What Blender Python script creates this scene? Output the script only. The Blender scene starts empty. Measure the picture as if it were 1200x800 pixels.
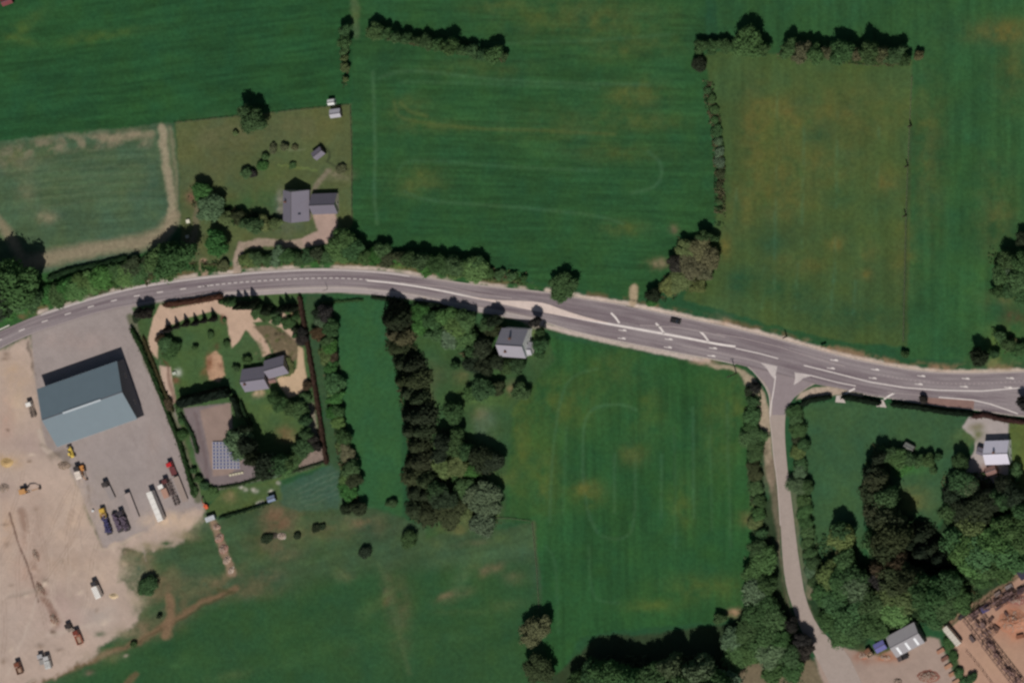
import bpy, bmesh, math, random
import numpy as np
from mathutils import Vector, Matrix
from mathutils.geometry import tessellate_polygon
S = bpy.context.scene
C = S.collection
random.seed(7)
K = 0.36667                     # metres per photo pixel on the ground
VX, VY = -0.41, 0.18            # how high things lean in the photo (per unit of height)
# ------------------------------------------------------------ camera
H = 4000.0
cam = bpy.data.cameras.new('camera'); co = bpy.data.objects.new('camera', cam); C.objects.link(co)
co.location = (-VX*H, VY*H, H)
cam.sensor_width = 36.0; cam.lens = 36.0*H/440.0
cam.shift_x = VX*H/440.0; cam.shift_y = -VY*H/440.0
cam.clip_start = 10.0; cam.clip_end = 20000.0
S.camera = co
# ------------------------------------------------------------ light
SUN = Vector((0.20, -0.66, 1.0)).normalized()
w = bpy.data.worlds.new('World'); S.world = w; w.use_nodes = True
nt = w.node_tree; bg = nt.nodes['Background']
sky = nt.nodes.new('ShaderNodeTexSky'); sky.sky_type = 'NISHITA'; sky.sun_disc = False
sky.sun_elevation = math.asin(SUN.z); sky.sun_rotation = math.atan2(SUN.x, SUN.y)
sky.air_density = 1.2; sky.dust_density = 1.5
nt.links.new(sky.outputs[0], bg.inputs[0]); bg.inputs[1].default_value = 0.05
sl = bpy.data.lights.new('sun', 'SUN'); sl.energy = 5.0; sl.angle = math.radians(0.5); sl.color = (1.0, 0.95, 0.90)
so = bpy.data.objects.new('sun', sl); C.objects.link(so); so.location = (50, -160, 250)
so.rotation_euler = (-SUN).to_track_quat('-Z', 'Y').to_euler()
S.view_settings.view_transform = 'Standard'; S.view_settings.look = 'None'
S.view_settings.exposure = -0.72; S.view_settings.gamma = 1.0
S.cycles.pixel_filter_type = 'BLACKMAN_HARRIS'; S.cycles.filter_width = 2.6
S.cycles.max_bounces = 4
# ------------------------------------------------------------ helpers
def lin(c):
    return tuple(((v/255.0)/12.92 if v/255.0 <= .04045 else ((v/255.0+.055)/1.055)**2.4) for v in c)
def W(px, py, z=0.0):
    return Vector(((px-600)*K, (400-py)*K, z))
def base(px, py, h):            # ground point of something seen at (px,py) at height h metres
    return (px - VX*h/K, py - VY*h/K)
MATS = {}
def mat(name, rgb, rough=0.7, metal=0.0, scale=1.5, amp=0.25, bump=0.0, spec=0.3, coord='Object', kind='noise', emit=None):
    if name in MATS: return MATS[name]
    m = bpy.data.materials.new(name); m.use_nodes = True; n = m.node_tree.nodes; L = m.node_tree.links
    b = n['Principled BSDF']; b.inputs['Roughness'].default_value = rough; b.inputs['Metallic'].default_value = metal
    b.inputs['Specular IOR Level'].default_value = spec
    c = lin(rgb)
    tc = n.new('ShaderNodeTexCoord')
    if kind == 'ribs':
        t = n.new('ShaderNodeTexWave'); t.wave_type = 'BANDS'; t.bands_direction = 'X'; t.inputs['Scale'].default_value = scale
        t.inputs['Distortion'].default_value = .3; src = t.outputs['Fac']
    elif kind == 'tiles':
        t = n.new('ShaderNodeTexBrick'); t.inputs['Scale'].default_value = scale; t.inputs['Color1'].default_value = (1,1,1,1)
        t.inputs['Color2'].default_value = (.45,.45,.45,1); t.inputs['Mortar'].default_value = (.0,.0,.0,1); src = t.outputs['Color']
    else:
        t = n.new('ShaderNodeTexNoise'); t.inputs['Scale'].default_value = scale; t.inputs['Detail'].default_value = 6; src = t.outputs['Fac']
    L.new(tc.outputs[coord], t.inputs['Vector'])
    n2 = n.new('ShaderNodeTexNoise'); n2.inputs['Scale'].default_value = .35; n2.inputs['Detail'].default_value = 5
    L.new(tc.outputs[coord], n2.inputs['Vector'])
    ad = n.new('ShaderNodeMath'); ad.operation = 'ADD'; L.new(src, ad.inputs[0]); L.new(n2.outputs['Fac'], ad.inputs[1])
    mr = n.new('ShaderNodeMapRange'); mr.inputs['From Min'].default_value = .4; mr.inputs['From Max'].default_value = 1.6
    mr.inputs['To Min'].default_value = 1-amp; mr.inputs['To Max'].default_value = 1+amp
    L.new(ad.outputs[0], mr.inputs['Value'])
    vm = n.new('ShaderNodeVectorMath'); vm.operation = 'SCALE'; vm.inputs[0].default_value = c
    L.new(mr.outputs[0], vm.inputs['Scale']); L.new(vm.outputs[0], b.inputs['Base Color'])
    if bump:
        bp = n.new('ShaderNodeBump'); bp.inputs['Distance'].default_value = bump; bp.inputs['Strength'].default_value = .6
        L.new(src, bp.inputs['Height']); L.new(bp.outputs[0], b.inputs['Normal'])
    MATS[name] = m; return m
def glass(name='glass', rgb=(40,46,55)):
    return mat(name, rgb, rough=.12, spec=.6, amp=.1)
def attr_mat(name, rough=.9, scale=.6, amp=.22, bump=.08, streak=0.0):
    m = bpy.data.materials.new(name); m.use_nodes = True; n = m.node_tree.nodes; L = m.node_tree.links
    b = n['Principled BSDF']; b.inputs['Roughness'].default_value = rough; b.inputs['Specular IOR Level'].default_value = .15
    a = n.new('ShaderNodeVertexColor'); a.layer_name = 'Col'
    tc = n.new('ShaderNodeTexCoord')
    t = n.new('ShaderNodeTexNoise'); t.inputs['Scale'].default_value = scale; t.inputs['Detail'].default_value = 8; t.inputs['Roughness'].default_value = .7
    L.new(tc.outputs['Object'], t.inputs['Vector'])
    mr = n.new('ShaderNodeMapRange'); mr.inputs['From Min'].default_value = .3; mr.inputs['From Max'].default_value = .7
    mr.inputs['To Min'].default_value = 1-amp; mr.inputs['To Max'].default_value = 1+amp
    L.new(t.outputs['Fac'], mr.inputs['Value'])
    vm = n.new('ShaderNodeVectorMath'); vm.operation = 'SCALE'
    L.new(a.outputs['Color'], vm.inputs[0]); L.new(mr.outputs[0], vm.inputs['Scale']); L.new(vm.outputs[0], b.inputs['Base Color'])
    bp = n.new('ShaderNodeBump'); bp.inputs['Distance'].default_value = bump; L.new(t.outputs['Fac'], bp.inputs['Height']); L.new(bp.outputs[0], b.inputs['Normal'])
    return m
def foliage(name, scale=1.0, amp=.34):
    if name in MATS: return MATS[name]
    m = bpy.data.materials.new(name); m.use_nodes = True; n = m.node_tree.nodes; L = m.node_tree.links
    b = n['Principled BSDF']; b.inputs['Roughness'].default_value = .85; b.inputs['Specular IOR Level'].default_value = .1
    oi = n.new('ShaderNodeObjectInfo'); g = n.new('ShaderNodeNewGeometry')
    t = n.new('ShaderNodeTexNoise'); t.inputs['Scale'].default_value = scale; t.inputs['Detail'].default_value = 5
    L.new(g.outputs['Position'], t.inputs['Vector'])
    mr = n.new('ShaderNodeMapRange'); mr.inputs['From Min'].default_value = .3; mr.inputs['From Max'].default_value = .7
    mr.inputs['To Min'].default_value = 1-amp; mr.inputs['To Max'].default_value = 1+amp
    L.new(t.outputs['Fac'], mr.inputs['Value'])
    vm = n.new('ShaderNodeVectorMath'); vm.operation = 'SCALE'
    L.new(oi.outputs['Color'], vm.inputs[0]); L.new(mr.outputs[0], vm.inputs['Scale']); L.new(vm.outputs[0], b.inputs['Base Color'])
    MATS[name] = m; return m
def tag(o, label=None, cat=None, group=None, kind=None):
    if label:
        o['label'] = label
        if not 4 <= len(label.split()) <= 16: print('LABEL LENGTH', len(label.split()), label)
    if cat: o['category'] = cat
    if group: o['group'] = group
    if kind: o['kind'] = kind
    return o
def thing(name, label, cat, loc, rz=0.0, group=None, scale=None):
    o = bpy.data.objects.new(name, None); C.objects.link(o); o.empty_display_size = .5
    o.location = loc; o.rotation_euler = (0, 0, rz)
    if scale: o.scale = scale
    return tag(o, label, cat, group)
def obj(name, bm, m, parent=None, smooth=False):
    me = bpy.data.meshes.new(name)
    if isinstance(bm, bmesh.types.BMesh):
        bm.normal_update(); bm.to_mesh(me); bm.free()
    else: me = bm
    if smooth:
        for p in me.polygons: p.use_smooth = True
    o = bpy.data.objects.new(name, me); C.objects.link(o)
    if m: me.materials.append(m)
    if parent: o.parent = parent
    return o
def nb(): return bmesh.new()
def bx(bm, cx, cy, cz, sx, sy, sz, rz=0, tx=1.0, ty=1.0, dx=0.0, bev=0.0):
    """box centred on (cx,cy) whose bottom is at cz; tx,ty shrink the top, dx shifts it"""
    vs = []
    for k, (fx, fy, sh) in enumerate(((1,1,0), (tx,ty,dx))):
        for a, b_ in ((-1,-1),(1,-1),(1,1),(-1,1)):
            x = a*sx/2*fx+sh; y = b_*sy/2*fy
            vs.append(bm.verts.new((cx+x*math.cos(rz)-y*math.sin(rz), cy+x*math.sin(rz)+y*math.cos(rz), cz+k*sz)))
    fs = [bm.faces.new([vs[i] for i in f]) for f in ((3,2,1,0),(4,5,6,7),(0,1,5,4),(1,2,6,5),(2,3,7,6),(3,0,4,7))]
    if bev:
        es = list({e for f in fs for e in f.edges})
        bmesh.ops.bevel(bm, geom=es, offset=bev, segments=2, affect='EDGES', profile=.6)
    return bm
def cyl(bm, p, q, r0, r1=None, n=10):
    p = Vector(p); q = Vector(q); d = q-p
    r1 = r0 if r1 is None else r1
    M = Matrix.Translation((p+q)/2) @ d.to_track_quat('Z', 'Y').to_matrix().to_4x4()
    bmesh.ops.create_cone(bm, cap_ends=True, segments=n, radius1=r0, radius2=r1, depth=d.length, matrix=M)
    return bm
ORD = ['', 'first','second','third','fourth','fifth','sixth','seventh','eighth','ninth','tenth','eleventh','twelfth','thirteenth','fourteenth','fifteenth','sixteenth','seventeenth','eighteenth','nineteenth','twentieth','twenty-first','twenty-second','twenty-third','twenty-fourth','twenty-fifth','twenty-sixth']
def smooth(pl, it=2):
    for _ in range(it):
        o = [pl[0]]
        for a, b in zip(pl[:-1], pl[1:]):
            o += [(a[0]*.75+b[0]*.25, a[1]*.75+b[1]*.25), (a[0]*.25+b[0]*.75, a[1]*.25+b[1]*.75)]
        pl = o+[pl[-1]]
    return pl
# ------------------------------------------------------------ ground painting
STEP = 1.5
X0, X1, Y0, Y1 = -150, 1350, -150, 950
gx = np.arange(X0, X1+.1, STEP); gy = np.arange(Y0, Y1+.1, STEP)
NX, NY = len(gx), len(gy)
GX, GY = np.meshgrid(gx, gy)
rng = np.random.RandomState(3)
def vnoise(x, y, seed):
    r = np.random.RandomState(seed); T = r.rand(256, 256)
    xi = np.floor(x).astype(int); yi = np.floor(y).astype(int); fx = x-xi; fy = y-yi
    fx = fx*fx*(3-2*fx); fy = fy*fy*(3-2*fy)
    g = lambda a, b: T[a % 256, b % 256]
    return (g(xi,yi)*(1-fx)+g(xi+1,yi)*fx)*(1-fy)+(g(xi,yi+1)*(1-fx)+g(xi+1,yi+1)*fx)*fy
def fbm(x, y, seed, o=4):
    s = 0; a = 1; t = 0
    for i in range(o):
        s = s+a*vnoise(x*2**i+17*i, y*2**i+31*i, seed+i); t += a; a *= .55
    return s/t
N30 = fbm(GX/30, GY/30, 11); N12 = fbm(GX/12, GY/12, 21); N5 = fbm(GX/5, GY/5, 31, 3); N80 = fbm(GX/80, GY/80, 41)
JX = GX+(N12-.5)*5+(N5-.5)*2.5; JY = GY+(fbm(GX/12, GY/12, 51)-.5)*5+(fbm(GX/5, GY/5, 61, 3)-.5)*2.5
G = 1.0
def A(c): return np.array(lin(c))*G
col = np.empty((NY, NX, 3)); col[:] = A((42, 82, 50))
idm = np.zeros((NY, NX), int); NAMES = ['field']
hgt = np.zeros((NY, NX))
def win(x0, y0, x1, y1, pad):
    i0 = max(0, int((x0-pad-X0)/STEP)); i1 = min(NX, int((x1+pad-X0)/STEP)+2)
    j0 = max(0, int((y0-pad-Y0)/STEP)); j1 = min(NY, int((y1+pad-Y0)/STEP)+2)
    return slice(j0, j1), slice(i0, i1)
def segdist(X, Y, pts, closed):
    d = np.full(X.shape, 1e9); n = len(pts)
    for k in range(n if closed else n-1):
        ax, ay = pts[k]; bx_, by = pts[(k+1) % n]
        vx, vy = bx_-ax, by-ay; l2 = vx*vx+vy*vy+1e-9
        t = np.clip(((X-ax)*vx+(Y-ay)*vy)/l2, 0, 1)
        d = np.minimum(d, np.hypot(X-ax-t*vx, Y-ay-t*vy))
    return d
def inside(X, Y, pts):
    r = np.zeros(X.shape, bool); n = len(pts)
    for k in range(n):
        ax, ay = pts[k]; bx_, by = pts[(k+1) % n]
        if ay == by: continue
        r ^= ((ay > Y) != (by > Y)) & (X < (bx_-ax)*(Y-ay)/(by-ay)+ax)
    return r
def area(pts, c, soft=2.0, a=1.0, name=None, jit=1.0, var=0.0):
    xs = [p[0] for p in pts]; ys = [p[1] for p in pts]
    s = win(min(xs), min(ys), max(xs), max(ys), 8+soft)
    X = GX[s]+(JX[s]-GX[s])*jit; Y = GY[s]+(JY[s]-GY[s])*jit
    d = segdist(X, Y, pts, True); ins = inside(X, Y, pts)
    m = np.clip(.5+np.where(ins, d, -d)/soft, 0, 1); m = m*m*(3-2*m)*a
    cc = A(c)
    if var: cc = cc[None, None, :]*(1+var*(N30[s]-.5)*2)[..., None]
    col[s] = col[s]*(1-m[..., None])+cc*m[..., None]
    if name:
        if name not in NAMES or name in ('field', 'lawn', 'driveway'): NAMES.append(name)
        idm[s] = np.where(m > .5, len(NAMES)-1, idm[s])
def stroke(pts, wd, c, a=.6, soft=3.0, jit=1.0, dz=0.0, brk=0.0):
    xs = [p[0] for p in pts]; ys = [p[1] for p in pts]
    s = win(min(xs), min(ys), max(xs), max(ys), wd+soft+8)
    X = GX[s]+(JX[s]-GX[s])*jit; Y = GY[s]+(JY[s]-GY[s])*jit
    m = np.clip(.5-(segdist(X, Y, pts, False)-wd/2)/soft, 0, 1); m = m*m*(3-2*m)*a
    if brk: m = m*np.clip(.5+(N12[s]-.5+ (N30[s]-.5))*brk*3, 0, 1)
    col[s] = col[s]*(1-m[..., None])+A(c)*m[..., None]
    if dz: hgt[s] += dz*m
def blob(cx, cy, rx, ry, c, a=.6, ang=0, dz=0.0, brk=.6):
    R = max(rx, ry)*2.2; s = win(cx-R, cy-R, cx+R, cy+R, 0)
    dx = JX[s]-cx; dy = JY[s]-cy; ca, sa = math.cos(ang), math.sin(ang)
    u = (dx*ca+dy*sa)/rx; v = (-dx*sa+dy*ca)/ry
    g = np.exp(-(u*u+v*v)); m = np.clip(g*a*(1+brk*(N12[s]-.5)*4), 0, 1)
    col[s] = col[s]*(1-m[..., None])+A(c)*m[..., None]
    if dz: hgt[s] += dz*g
def streaks(pts, ang, period, amp, seed):
    xs = [p[0] for p in pts]; ys = [p[1] for p in pts]
    s = win(min(xs), min(ys), max(xs), max(ys), 4)
    ca, sa = math.cos(ang), math.sin(ang)
    u = GX[s]*ca+GY[s]*sa; v = -GX[s]*sa+GY[s]*ca
    n = fbm(u/(period*14), v/period, seed, 3)-.5
    m = inside(GX[s], GY[s], pts)
    col[s] = col[s]*(1+np.where(m, n*amp*2, 0))[..., None]
OLV = (84, 100, 54); TAN = (140, 128, 104); LG = (70, 108, 72)
# fields ------------------------------------------------------------
F1 = [(-150,-150),(410,-150),(413,60),(411,122),(205,143),(0,165),(-150,178)]
F2 = [(413,-150),(830,-150),(826,60),(842,160),(842,250),(800,330),(760,352),(660,338),(600,322),(500,300),(430,285),(411,262),(413,60)]
F3 = [(842,60),(1070,70),(1063,405),(1000,402),(900,380),(800,350),(842,250),(842,160),(826,66)]
F4 = [(830,-150),(1350,-150),(1350,430),(1063,420),(1070,70),(842,58)]
area(F1, (40,82,46), 4, name='field', var=.10)
area(F2, (44,84,47), 4, name='field', var=.14)
area(F4, (48,88,50), 4, name='field', var=.14)
area(F3, (68,91,50), 4, name='field', var=.16)
streaks(F1, -.12, 3.5, .32, 101); streaks(F2, .03, 3.0, .30, 102); streaks(F3, 1.57, 6, .16, 103); streaks(F4, 1.57, 6, .24, 104)
for b in ((120,42,45,6,-.15),(30,30,26,8,-.6),(20,45,20,5,.3)): blob(b[0],b[1],b[2],b[3],(74,98,46),.6,b[4])
for x, y, rx, ry, a in ((490,212,28,16,.6),(480,128,20,14,.45),(500,148,40,7,.4),(745,110,30,14,.75),(755,142,40,9,.65),(650,20,60,22,.35),(720,20,60,16,.5),(735,55,50,14,.45),(720,180,50,10,.4),(730,268,26,8,.5),(660,150,60,20,.3),(580,8,30,8,.5),(560,80,60,10,.3)):
    blob(x, y, rx*1.1, ry*1.1, (90,99,50), a*.75)
for x, y, rx, ry, a in ((885,150,14,40,.75),(925,128,26,14,.8),(915,210,30,50,.5),(960,180,50,60,.35),(1040,215,14,16,.6),(850,290,7,16,.8),(980,285,10,10,.7),(1020,295,8,10,.6),(1015,322,9,6,.7),(940,310,30,12,.4),(1060,300,14,40,.4),(1090,190,16,80,.35),(870,240,16,30,.45),(1000,130,60,30,.35),(1175,38,34,12,.8),(1170,250,20,50,.4),(1190,80,20,40,.3)):
    blob(x, y, rx*1.1, ry*1.1, (100,97,50), a*.85)
for x, y, rx, ry in ((985,230,20,14),(1030,240,16,12),(900,280,24,16),(940,120,18,10),(960,160,20,12),(1000,370,60,16),(920,340,40,14),(870,330,20,16)): blob(x, y, rx, ry, (38,78,50), .5)
stroke([(1068,150),(1063,250),(1058,400)], 3, (46,70,44), .6)
for x, y0, y1 in ((911,110,370),(943,130,290),(982,120,330),(866,140,260),(897,300,362),(935,310,366),(977,320,372),(1003,330,376),(1030,150,260)): stroke([(x,y0),(x-2,(y0+y1)/2),(x-4,y1)], 3, (74,112,78), .4, 5, jit=.4, brk=1.2)
# tramlines of the middle north field
stroke(smooth([(437,85),(440,180),(438,230),(442,262)]), 3.5, LG, 0.63, 5, jit=.3)
stroke(smooth([(445,92),(470,82),(520,86),(560,92),(640,97),(760,100)]), 3.5, LG, 0.49, 5, jit=.3)
stroke(smooth([(462,120),(466,138),(490,143),(560,152),(640,152),(720,158)]), 3.5, OLV, 0.63, 5, jit=.3)
stroke(smooth([(470,120),(480,132),(500,136)]), 3.5, OLV, 0.70, 5, jit=.3)
stroke(smooth([(465,210),(470,190),(500,188),(600,196),(700,200)]), 3.5, LG, 0.35, 5, jit=.3)
stroke(smooth([(760,178),(775,190),(776,210),(762,222),(740,226)]), 3.5, LG, 0.54, 5, jit=.3)
stroke(smooth([(475,225),(500,236),(600,242),(700,252),(730,262)]), 3.5, LG, 0.49, 5, jit=.3)
stroke(smooth([(470,96),(560,98),(700,104)]), 3.5, LG, 0.35, 5, jit=.3); stroke(smooth([(560,52),(700,48),(790,40)]), 3.5, LG, 0.31, 5, jit=.3)
stroke([(415,-10),(418,40)], 9, (86,104,70), .6, 6)
# west stubble field
FW = [(-150,180),(0,165),(203,144),(210,200),(208,268),(195,290),(150,302),(90,316),(45,322),(0,330),(-150,350)]
area(FW, (74,97,70), 4, name='field', var=.14)
streaks(FW, -.08, 4, .30, 105)
stroke([(-20,188),(40,172),(100,166),(170,162)], 18, (136,126,104), .75, 14, brk=1.0)
stroke([(120,163),(178,158)], 7, (150,136,112), .6, 7)
stroke([(190,150),(196,200),(202,240),(197,268)], 9, (160,148,124), .9, 6)
stroke([(199,150),(206,200),(208,262),(190,285)], 4, (140,130,106), .6, 5)
stroke([(203,255),(188,276),(160,285),(110,292),(60,302),(20,312)], 16, (150,137,113), .85, 13)
stroke([(-20,240),(0,262),(14,280),(24,300)], 10, (146,134,108), .8, 9)
blob(55,254,12,7,(138,130,104),.7); blob(30,225,12,16,(112,116,88),.5); blob(20,190,26,12,(120,116,90),.5)
for y in (185,196,206,216,226,236): stroke([(30,y+8),(110,y),(180,y-3)], 2.5, (94,112,84), .35, 3)
# the north west garden
LN = [(205,143),(411,122),(413,262),(400,285),(290,300),(250,318),(222,315),(212,285),(210,200)]
area(LN, (86,96,60), 3, name='lawn', var=.12)
blob(300,240,70,24,(66,92,54),.75); blob(320,190,40,20,(74,94,56),.5); blob(270,160,40,16,(104,102,72),.5); blob(240,190,40,30,(94,98,66),.4)
blob(226,232,7,10,(118,92,72),.8); blob(352,150,40,14,(98,98,66),.5)
stroke([(325,192),(345,197),(370,199)], 2.2, (110,128,72), .6, 2); stroke([(340,176),(358,176)], 3, (110,120,88), .6, 2)
stroke([(374,168),(386,180),(384,190),(400,197),(407,198)], 3, (52,60,40), .7, 2)
blob(398,205,14,6,(128,120,98),.7); stroke([(385,200),(376,210),(368,222)], 6, (138,124,110), .6, 4)
stroke([(222,290),(228,270),(232,240)], 8, (118,108,88), .7, 6); blob(222,285,10,14,(124,112,94),.6)
area([(345,284),(372,270),(366,252),(392,246),(396,262),(392,282),(375,288),(350,292)], (172,148,136), 3, name='driveway', jit=.5)
stroke([(278,322),(278,300),(282,288),(300,284),(350,286)], 9, (160,142,126), .95, 3)
stroke([(240,322),(238,306)], 7, (168,140,118), .9, 4)
blob(335,250,10,24,(100,104,84),.7); blob(330,238,4,12,(150,142,134),.7); blob(345,265,20,8,(80,92,70),.7)
# hedge bank north of the road
VN = [(-150,352),(0,330),(45,322),(90,314),(150,300),(212,288),(225,318),(240,320),(290,300),(400,285),(430,285),(500,298),(600,322),(660,338),(760,352),(800,350),(900,380),(1000,402),(1063,410),(1350,425),(1350,450),(1080,440),(1000,425),(950,412),(860,389),(770,368),(680,352),(580,338),(450,318),(400,313),(300,318),(200,330),(100,352),(40,372),(-150,440)]
area([(-150,352),(0,330),(45,322),(90,314),(150,300),(212,288),(225,318),(290,305),(400,290),(500,302),(600,325),(640,338),(580,340),(450,320),(400,316),(300,321),(200,332),(100,354),(40,374),(-150,440)], (52,92,48), 4, name='roadside_verge', var=.3)
for x, y in ((60,340),(110,330),(165,318),(380,300),(470,312),(30,355),(330,305)): blob(x, y, 26, 9, (72,120,54), .6)
# pale verges along the main road
RT = [(-160,455),(-80,424),(0,388),(25,377),(47,368),(100,351),(150,337.5),(195,330),(240,324),(300,318.5),(350,315.5),(395,315),(450,318),(490,324),(530,330.5),(580,337),(640,342.5),(680,350),(730,357.5),(770,366),(810,374.5),(860,385),(900,395),(940,405),(975,415),(1010,423.5),(1050,431),(1085,436),(1120,438),(1160,437.5),(1200,436),(1270,432),(1360,424)]
RB = [(-160,497),(-80,452),(0,408),(37,391),(75,379),(112,367),(150,358.5),(185,353.5),(240,346),(275,341.5),(350,337),(400,336),(430,338),(462,341.5),(490,345.5),(530,354),(580,363),(630,373),(645,379),(675,388),(710,396),(760,406),(800,414),(835,420),(862,426),(885,432),(905,437),(935,445),(955,450),(985,455),(1010,461),(1050,467),(1100,475),(1150,480),(1190,487),(1240,489),(1360,486)]
def off(pl, d):
    out = []
    for i, p in enumerate(pl):
        a = pl[max(0,i-1)]; b = pl[min(len(pl)-1,i+1)]
        tx, ty = b[0]-a[0], b[1]-a[1]; l = math.hypot(tx, ty); out.append((p[0]-ty/l*d, p[1]+tx/l*d))
    return out
stroke(off(RT,-5)[3:], 9, (112,92,66), .75, 6, brk=1.6)
stroke(off(RT,-2)[4:], 5, (198,182,170), .9, 2.5, jit=.5, brk=1.2)
stroke(off(RT,-2)[16:], 6, (204,186,172), .95, 3.5, jit=.7)
stroke(off(RT,-7)[23:], 7, (150,122,96), .6, 7, brk=1.5)
blob(845,378,9,7,(176,146,120),.8); stroke([(741,356),(743,338)], 9, (176,156,128), .9, 4); blob(770,309,11,5,(148,130,102),.9); blob(790,269,5,5,(110,100,76),.6)
# southern pale strip / footway bed
stroke(off(RB,3)[5:18], 7, (176,162,154), .95, 3, jit=.3, brk=0)
stroke([(640,382),(680,392),(730,403.5),(790,415.5),(830,423)], 5.5, (196,180,170), .95, 2.5, jit=.4)
blob(822,424,16,5,(182,152,132),.7)
area([(822,424),(858,429),(872,434),(886,446),(896,461),(901,478),(903,500),(905,535),(909,560),(905,575),(899,560),(893,520),(890,498),(887,480),(881,464),(872,449),(866,436),(840,432)], (168,152,130), 3, jit=.5)
blob(898,540,5,26,(112,104,84),.8)
stroke([(905,540),(908,580),(911,640),(915,690),(926,725)], 9, (118,104,88), .75, 5)
stroke([(928,560),(934,610),(939,660),(946,690),(958,725)], 8, (104,108,82), .8, 5)
blob(952,700,6,14,(140,124,104),.7)
# big southern fields
F5 = [(600,400),(640,393),(700,405),(790,420),(862,436),(884,470),(890,520),(893,600),(890,690),(870,725),(760,735),(680,745),(640,830),(634,700),(624,612),(590,610),(585,480),(580,430)]
area(F5, (44,86,46), 5, name='field', var=.14); streaks(F5, 1.55, 5, .26, 106)
for x, y, rx, ry, a in ((660,470,40,30,.5),(640,560,16,40,.5),(690,580,20,14,.55),(720,430,30,20,.35),(800,590,14,30,.4),(840,500,20,60,.3),(865,480,14,40,.4),(760,480,20,30,.3),(830,690,50,16,.4),(610,520,16,60,.5),(600,460,24,30,.45),(760,710,30,8,.4)): blob(x, y, rx, ry, (86,100,46), a)
for pl_, a_ in (([(700,624),(688,600),(683,560),(683,507),(688,485),(700,475),(730,473),(745,480)],.6),([(705,628),(722,632),(737,628),(744,612),(745,533)],.5),([(720,533),(720,600)],.5),([(775,533),(775,606)],.5),([(812,478),(813,606)],.55),([(644,610),(647,533),(657,460),(673,438),(700,432)],.5),([(852,470),(856,640)],.4),([(664,500),(660,600)],.3),([(790,500),(792,640)],.3),([(832,500),(834,620)],.3),([(690,640),(692,690),(700,704),(725,706)],.35),([(640,640),(652,655),(654,740)],.35)):
    stroke(smooth(pl_), 3, LG, a_*.85, 4.5, jit=.3)
blob(688,572,16,9,(100,102,50),.6); blob(742,533,18,12,(92,98,50),.5)
stroke([(624,612),(628,660),(631,705)], 5, (92,88,66), .7, 4)
blob(861,718,9,5,(150,124,96),.8); blob(875,608,12,8,(104,104,64),.6); blob(886,590,6,20,(94,92,60),.6)
# strip meadow between hedge rows
F6 = [(390,346),(455,352),(470,440),(472,590),(470,606),(425,598),(410,560),(404,480),(392,400)]
area(F6, (50,92,54), 4, name='field', var=.08)
area([(357,346),(390,346),(404,480),(412,570),(388,600),(386,560),(378,480),(362,400)], (56,82,54), 4, name='lawn', var=.1)
# paddock under the two plots
F7 = [(130,640),(235,592),(250,612),(330,580),(388,545),(425,590),(480,610),(560,625),(624,612),(634,700),(645,950),(-150,950),(-150,850),(60,790),(150,760),(160,720),(140,680)]
area(F7, (64,88,58), 6, name='field', var=.25); streaks(F7, -.25, 7, .22, 107)
area([(60,800),(150,762),(260,700),(420,670),(620,660),(634,700),(645,950),(-150,950)], (46,83,47), 30, a=.9)
for x, y, rx, ry, a in ((330,605,24,22,.8),(320,640,30,14,.5),(380,622,30,8,.7),(420,615,40,12,.4),(200,700,26,26,.6),(170,735,30,12,.7),(280,690,50,12,.5),(170,655,8,8,.8),(455,690,7,20,.45),(470,720,12,40,.35),(150,640,30,10,.6)): blob(x, y, rx, ry, (108,96,72), a)
for k in range(40):
    x = rng.uniform(140,620); y = rng.uniform(610,700)-max(0,(300-x))*-.12
    blob(x, y, rng.uniform(6,22), rng.uniform(3,8), [(104,104,74),(84,104,66),(50,78,46),(118,104,78)][k%4], .5, rng.uniform(-.6,.1))
for k in range(26):
    x = rng.uniform(160,600); y = rng.uniform(700,800); blob(x, y, rng.uniform(10,30), rng.uniform(4,9), [(60,96,56),(38,74,42),(76,98,58)][k%3], .45, rng.uniform(-.6,.1))
blob(325,612,12,12,(118,86,66),.6); blob(560,610,30,6,(84,96,68),.4)
stroke([(40,800),(60,793),(110,772),(160,752),(200,728),(240,704),(275,690)], 7, (120,98,74), .95, 7)
stroke([(150,757),(200,731),(270,694)], 2.5, (72,66,44), .6, 3)
stroke([(195,745),(200,720),(198,700)], 10, (128,104,80), .9, 6)
stroke([(150,800),(158,790)], 8, (110,90,66), .7, 5); stroke([(445,662),(460,700),(468,745),(480,790)], 5, (80,100,64), .5, 6)
stroke([(256,690),(272,694)], 5, (70,72,44), .6, 4)
area([(322,572),(388,545),(402,560),(398,596),(350,600),(330,592)], (64,92,74), 6, a=.85)
for k in range(5): stroke([(345+k*3,574+k*5),(395+k,552+k*6)], 1.6, (92,112,92), .5, 2)
# ground round the white house
area([(480,350),(560,366),(640,392),(650,420),(600,480),(590,610),(500,630),(490,500)], (58,88,52), 6, name='lawn', var=.2)
for x, y, rx, ry, c in ((500,440,16,12,(100,96,70)),(545,440,12,8,(104,104,68)),(500,470,8,14,(116,108,80)),(565,485,10,10,(112,112,88)),(560,470,30,12,(84,110,58)),(570,500,12,16,(84,106,78)),(520,545,18,14,(106,112,70)),(585,560,20,10,(78,98,54)),(600,455,6,8,(120,110,78)),(555,600,26,12,(84,84,52)),(625,400,8,16,(96,110,70)),(527,386,16,18,(72,108,60)),(540,620,20,6,(92,98,60))): blob(x, y, rx, ry, c, .75)
stroke([(614,372),(622,380),(634,384)], 8, (160,146,136), .8, 5)
# north-eastern corner scrub
blob(1180,400,30,20,(86,108,56),.7); blob(1190,370,16,10,(86,62,48),.7); blob(1180,350,24,12,(92,100,60),.6); blob(1165,425,26,6,(110,116,72),.6)
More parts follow.
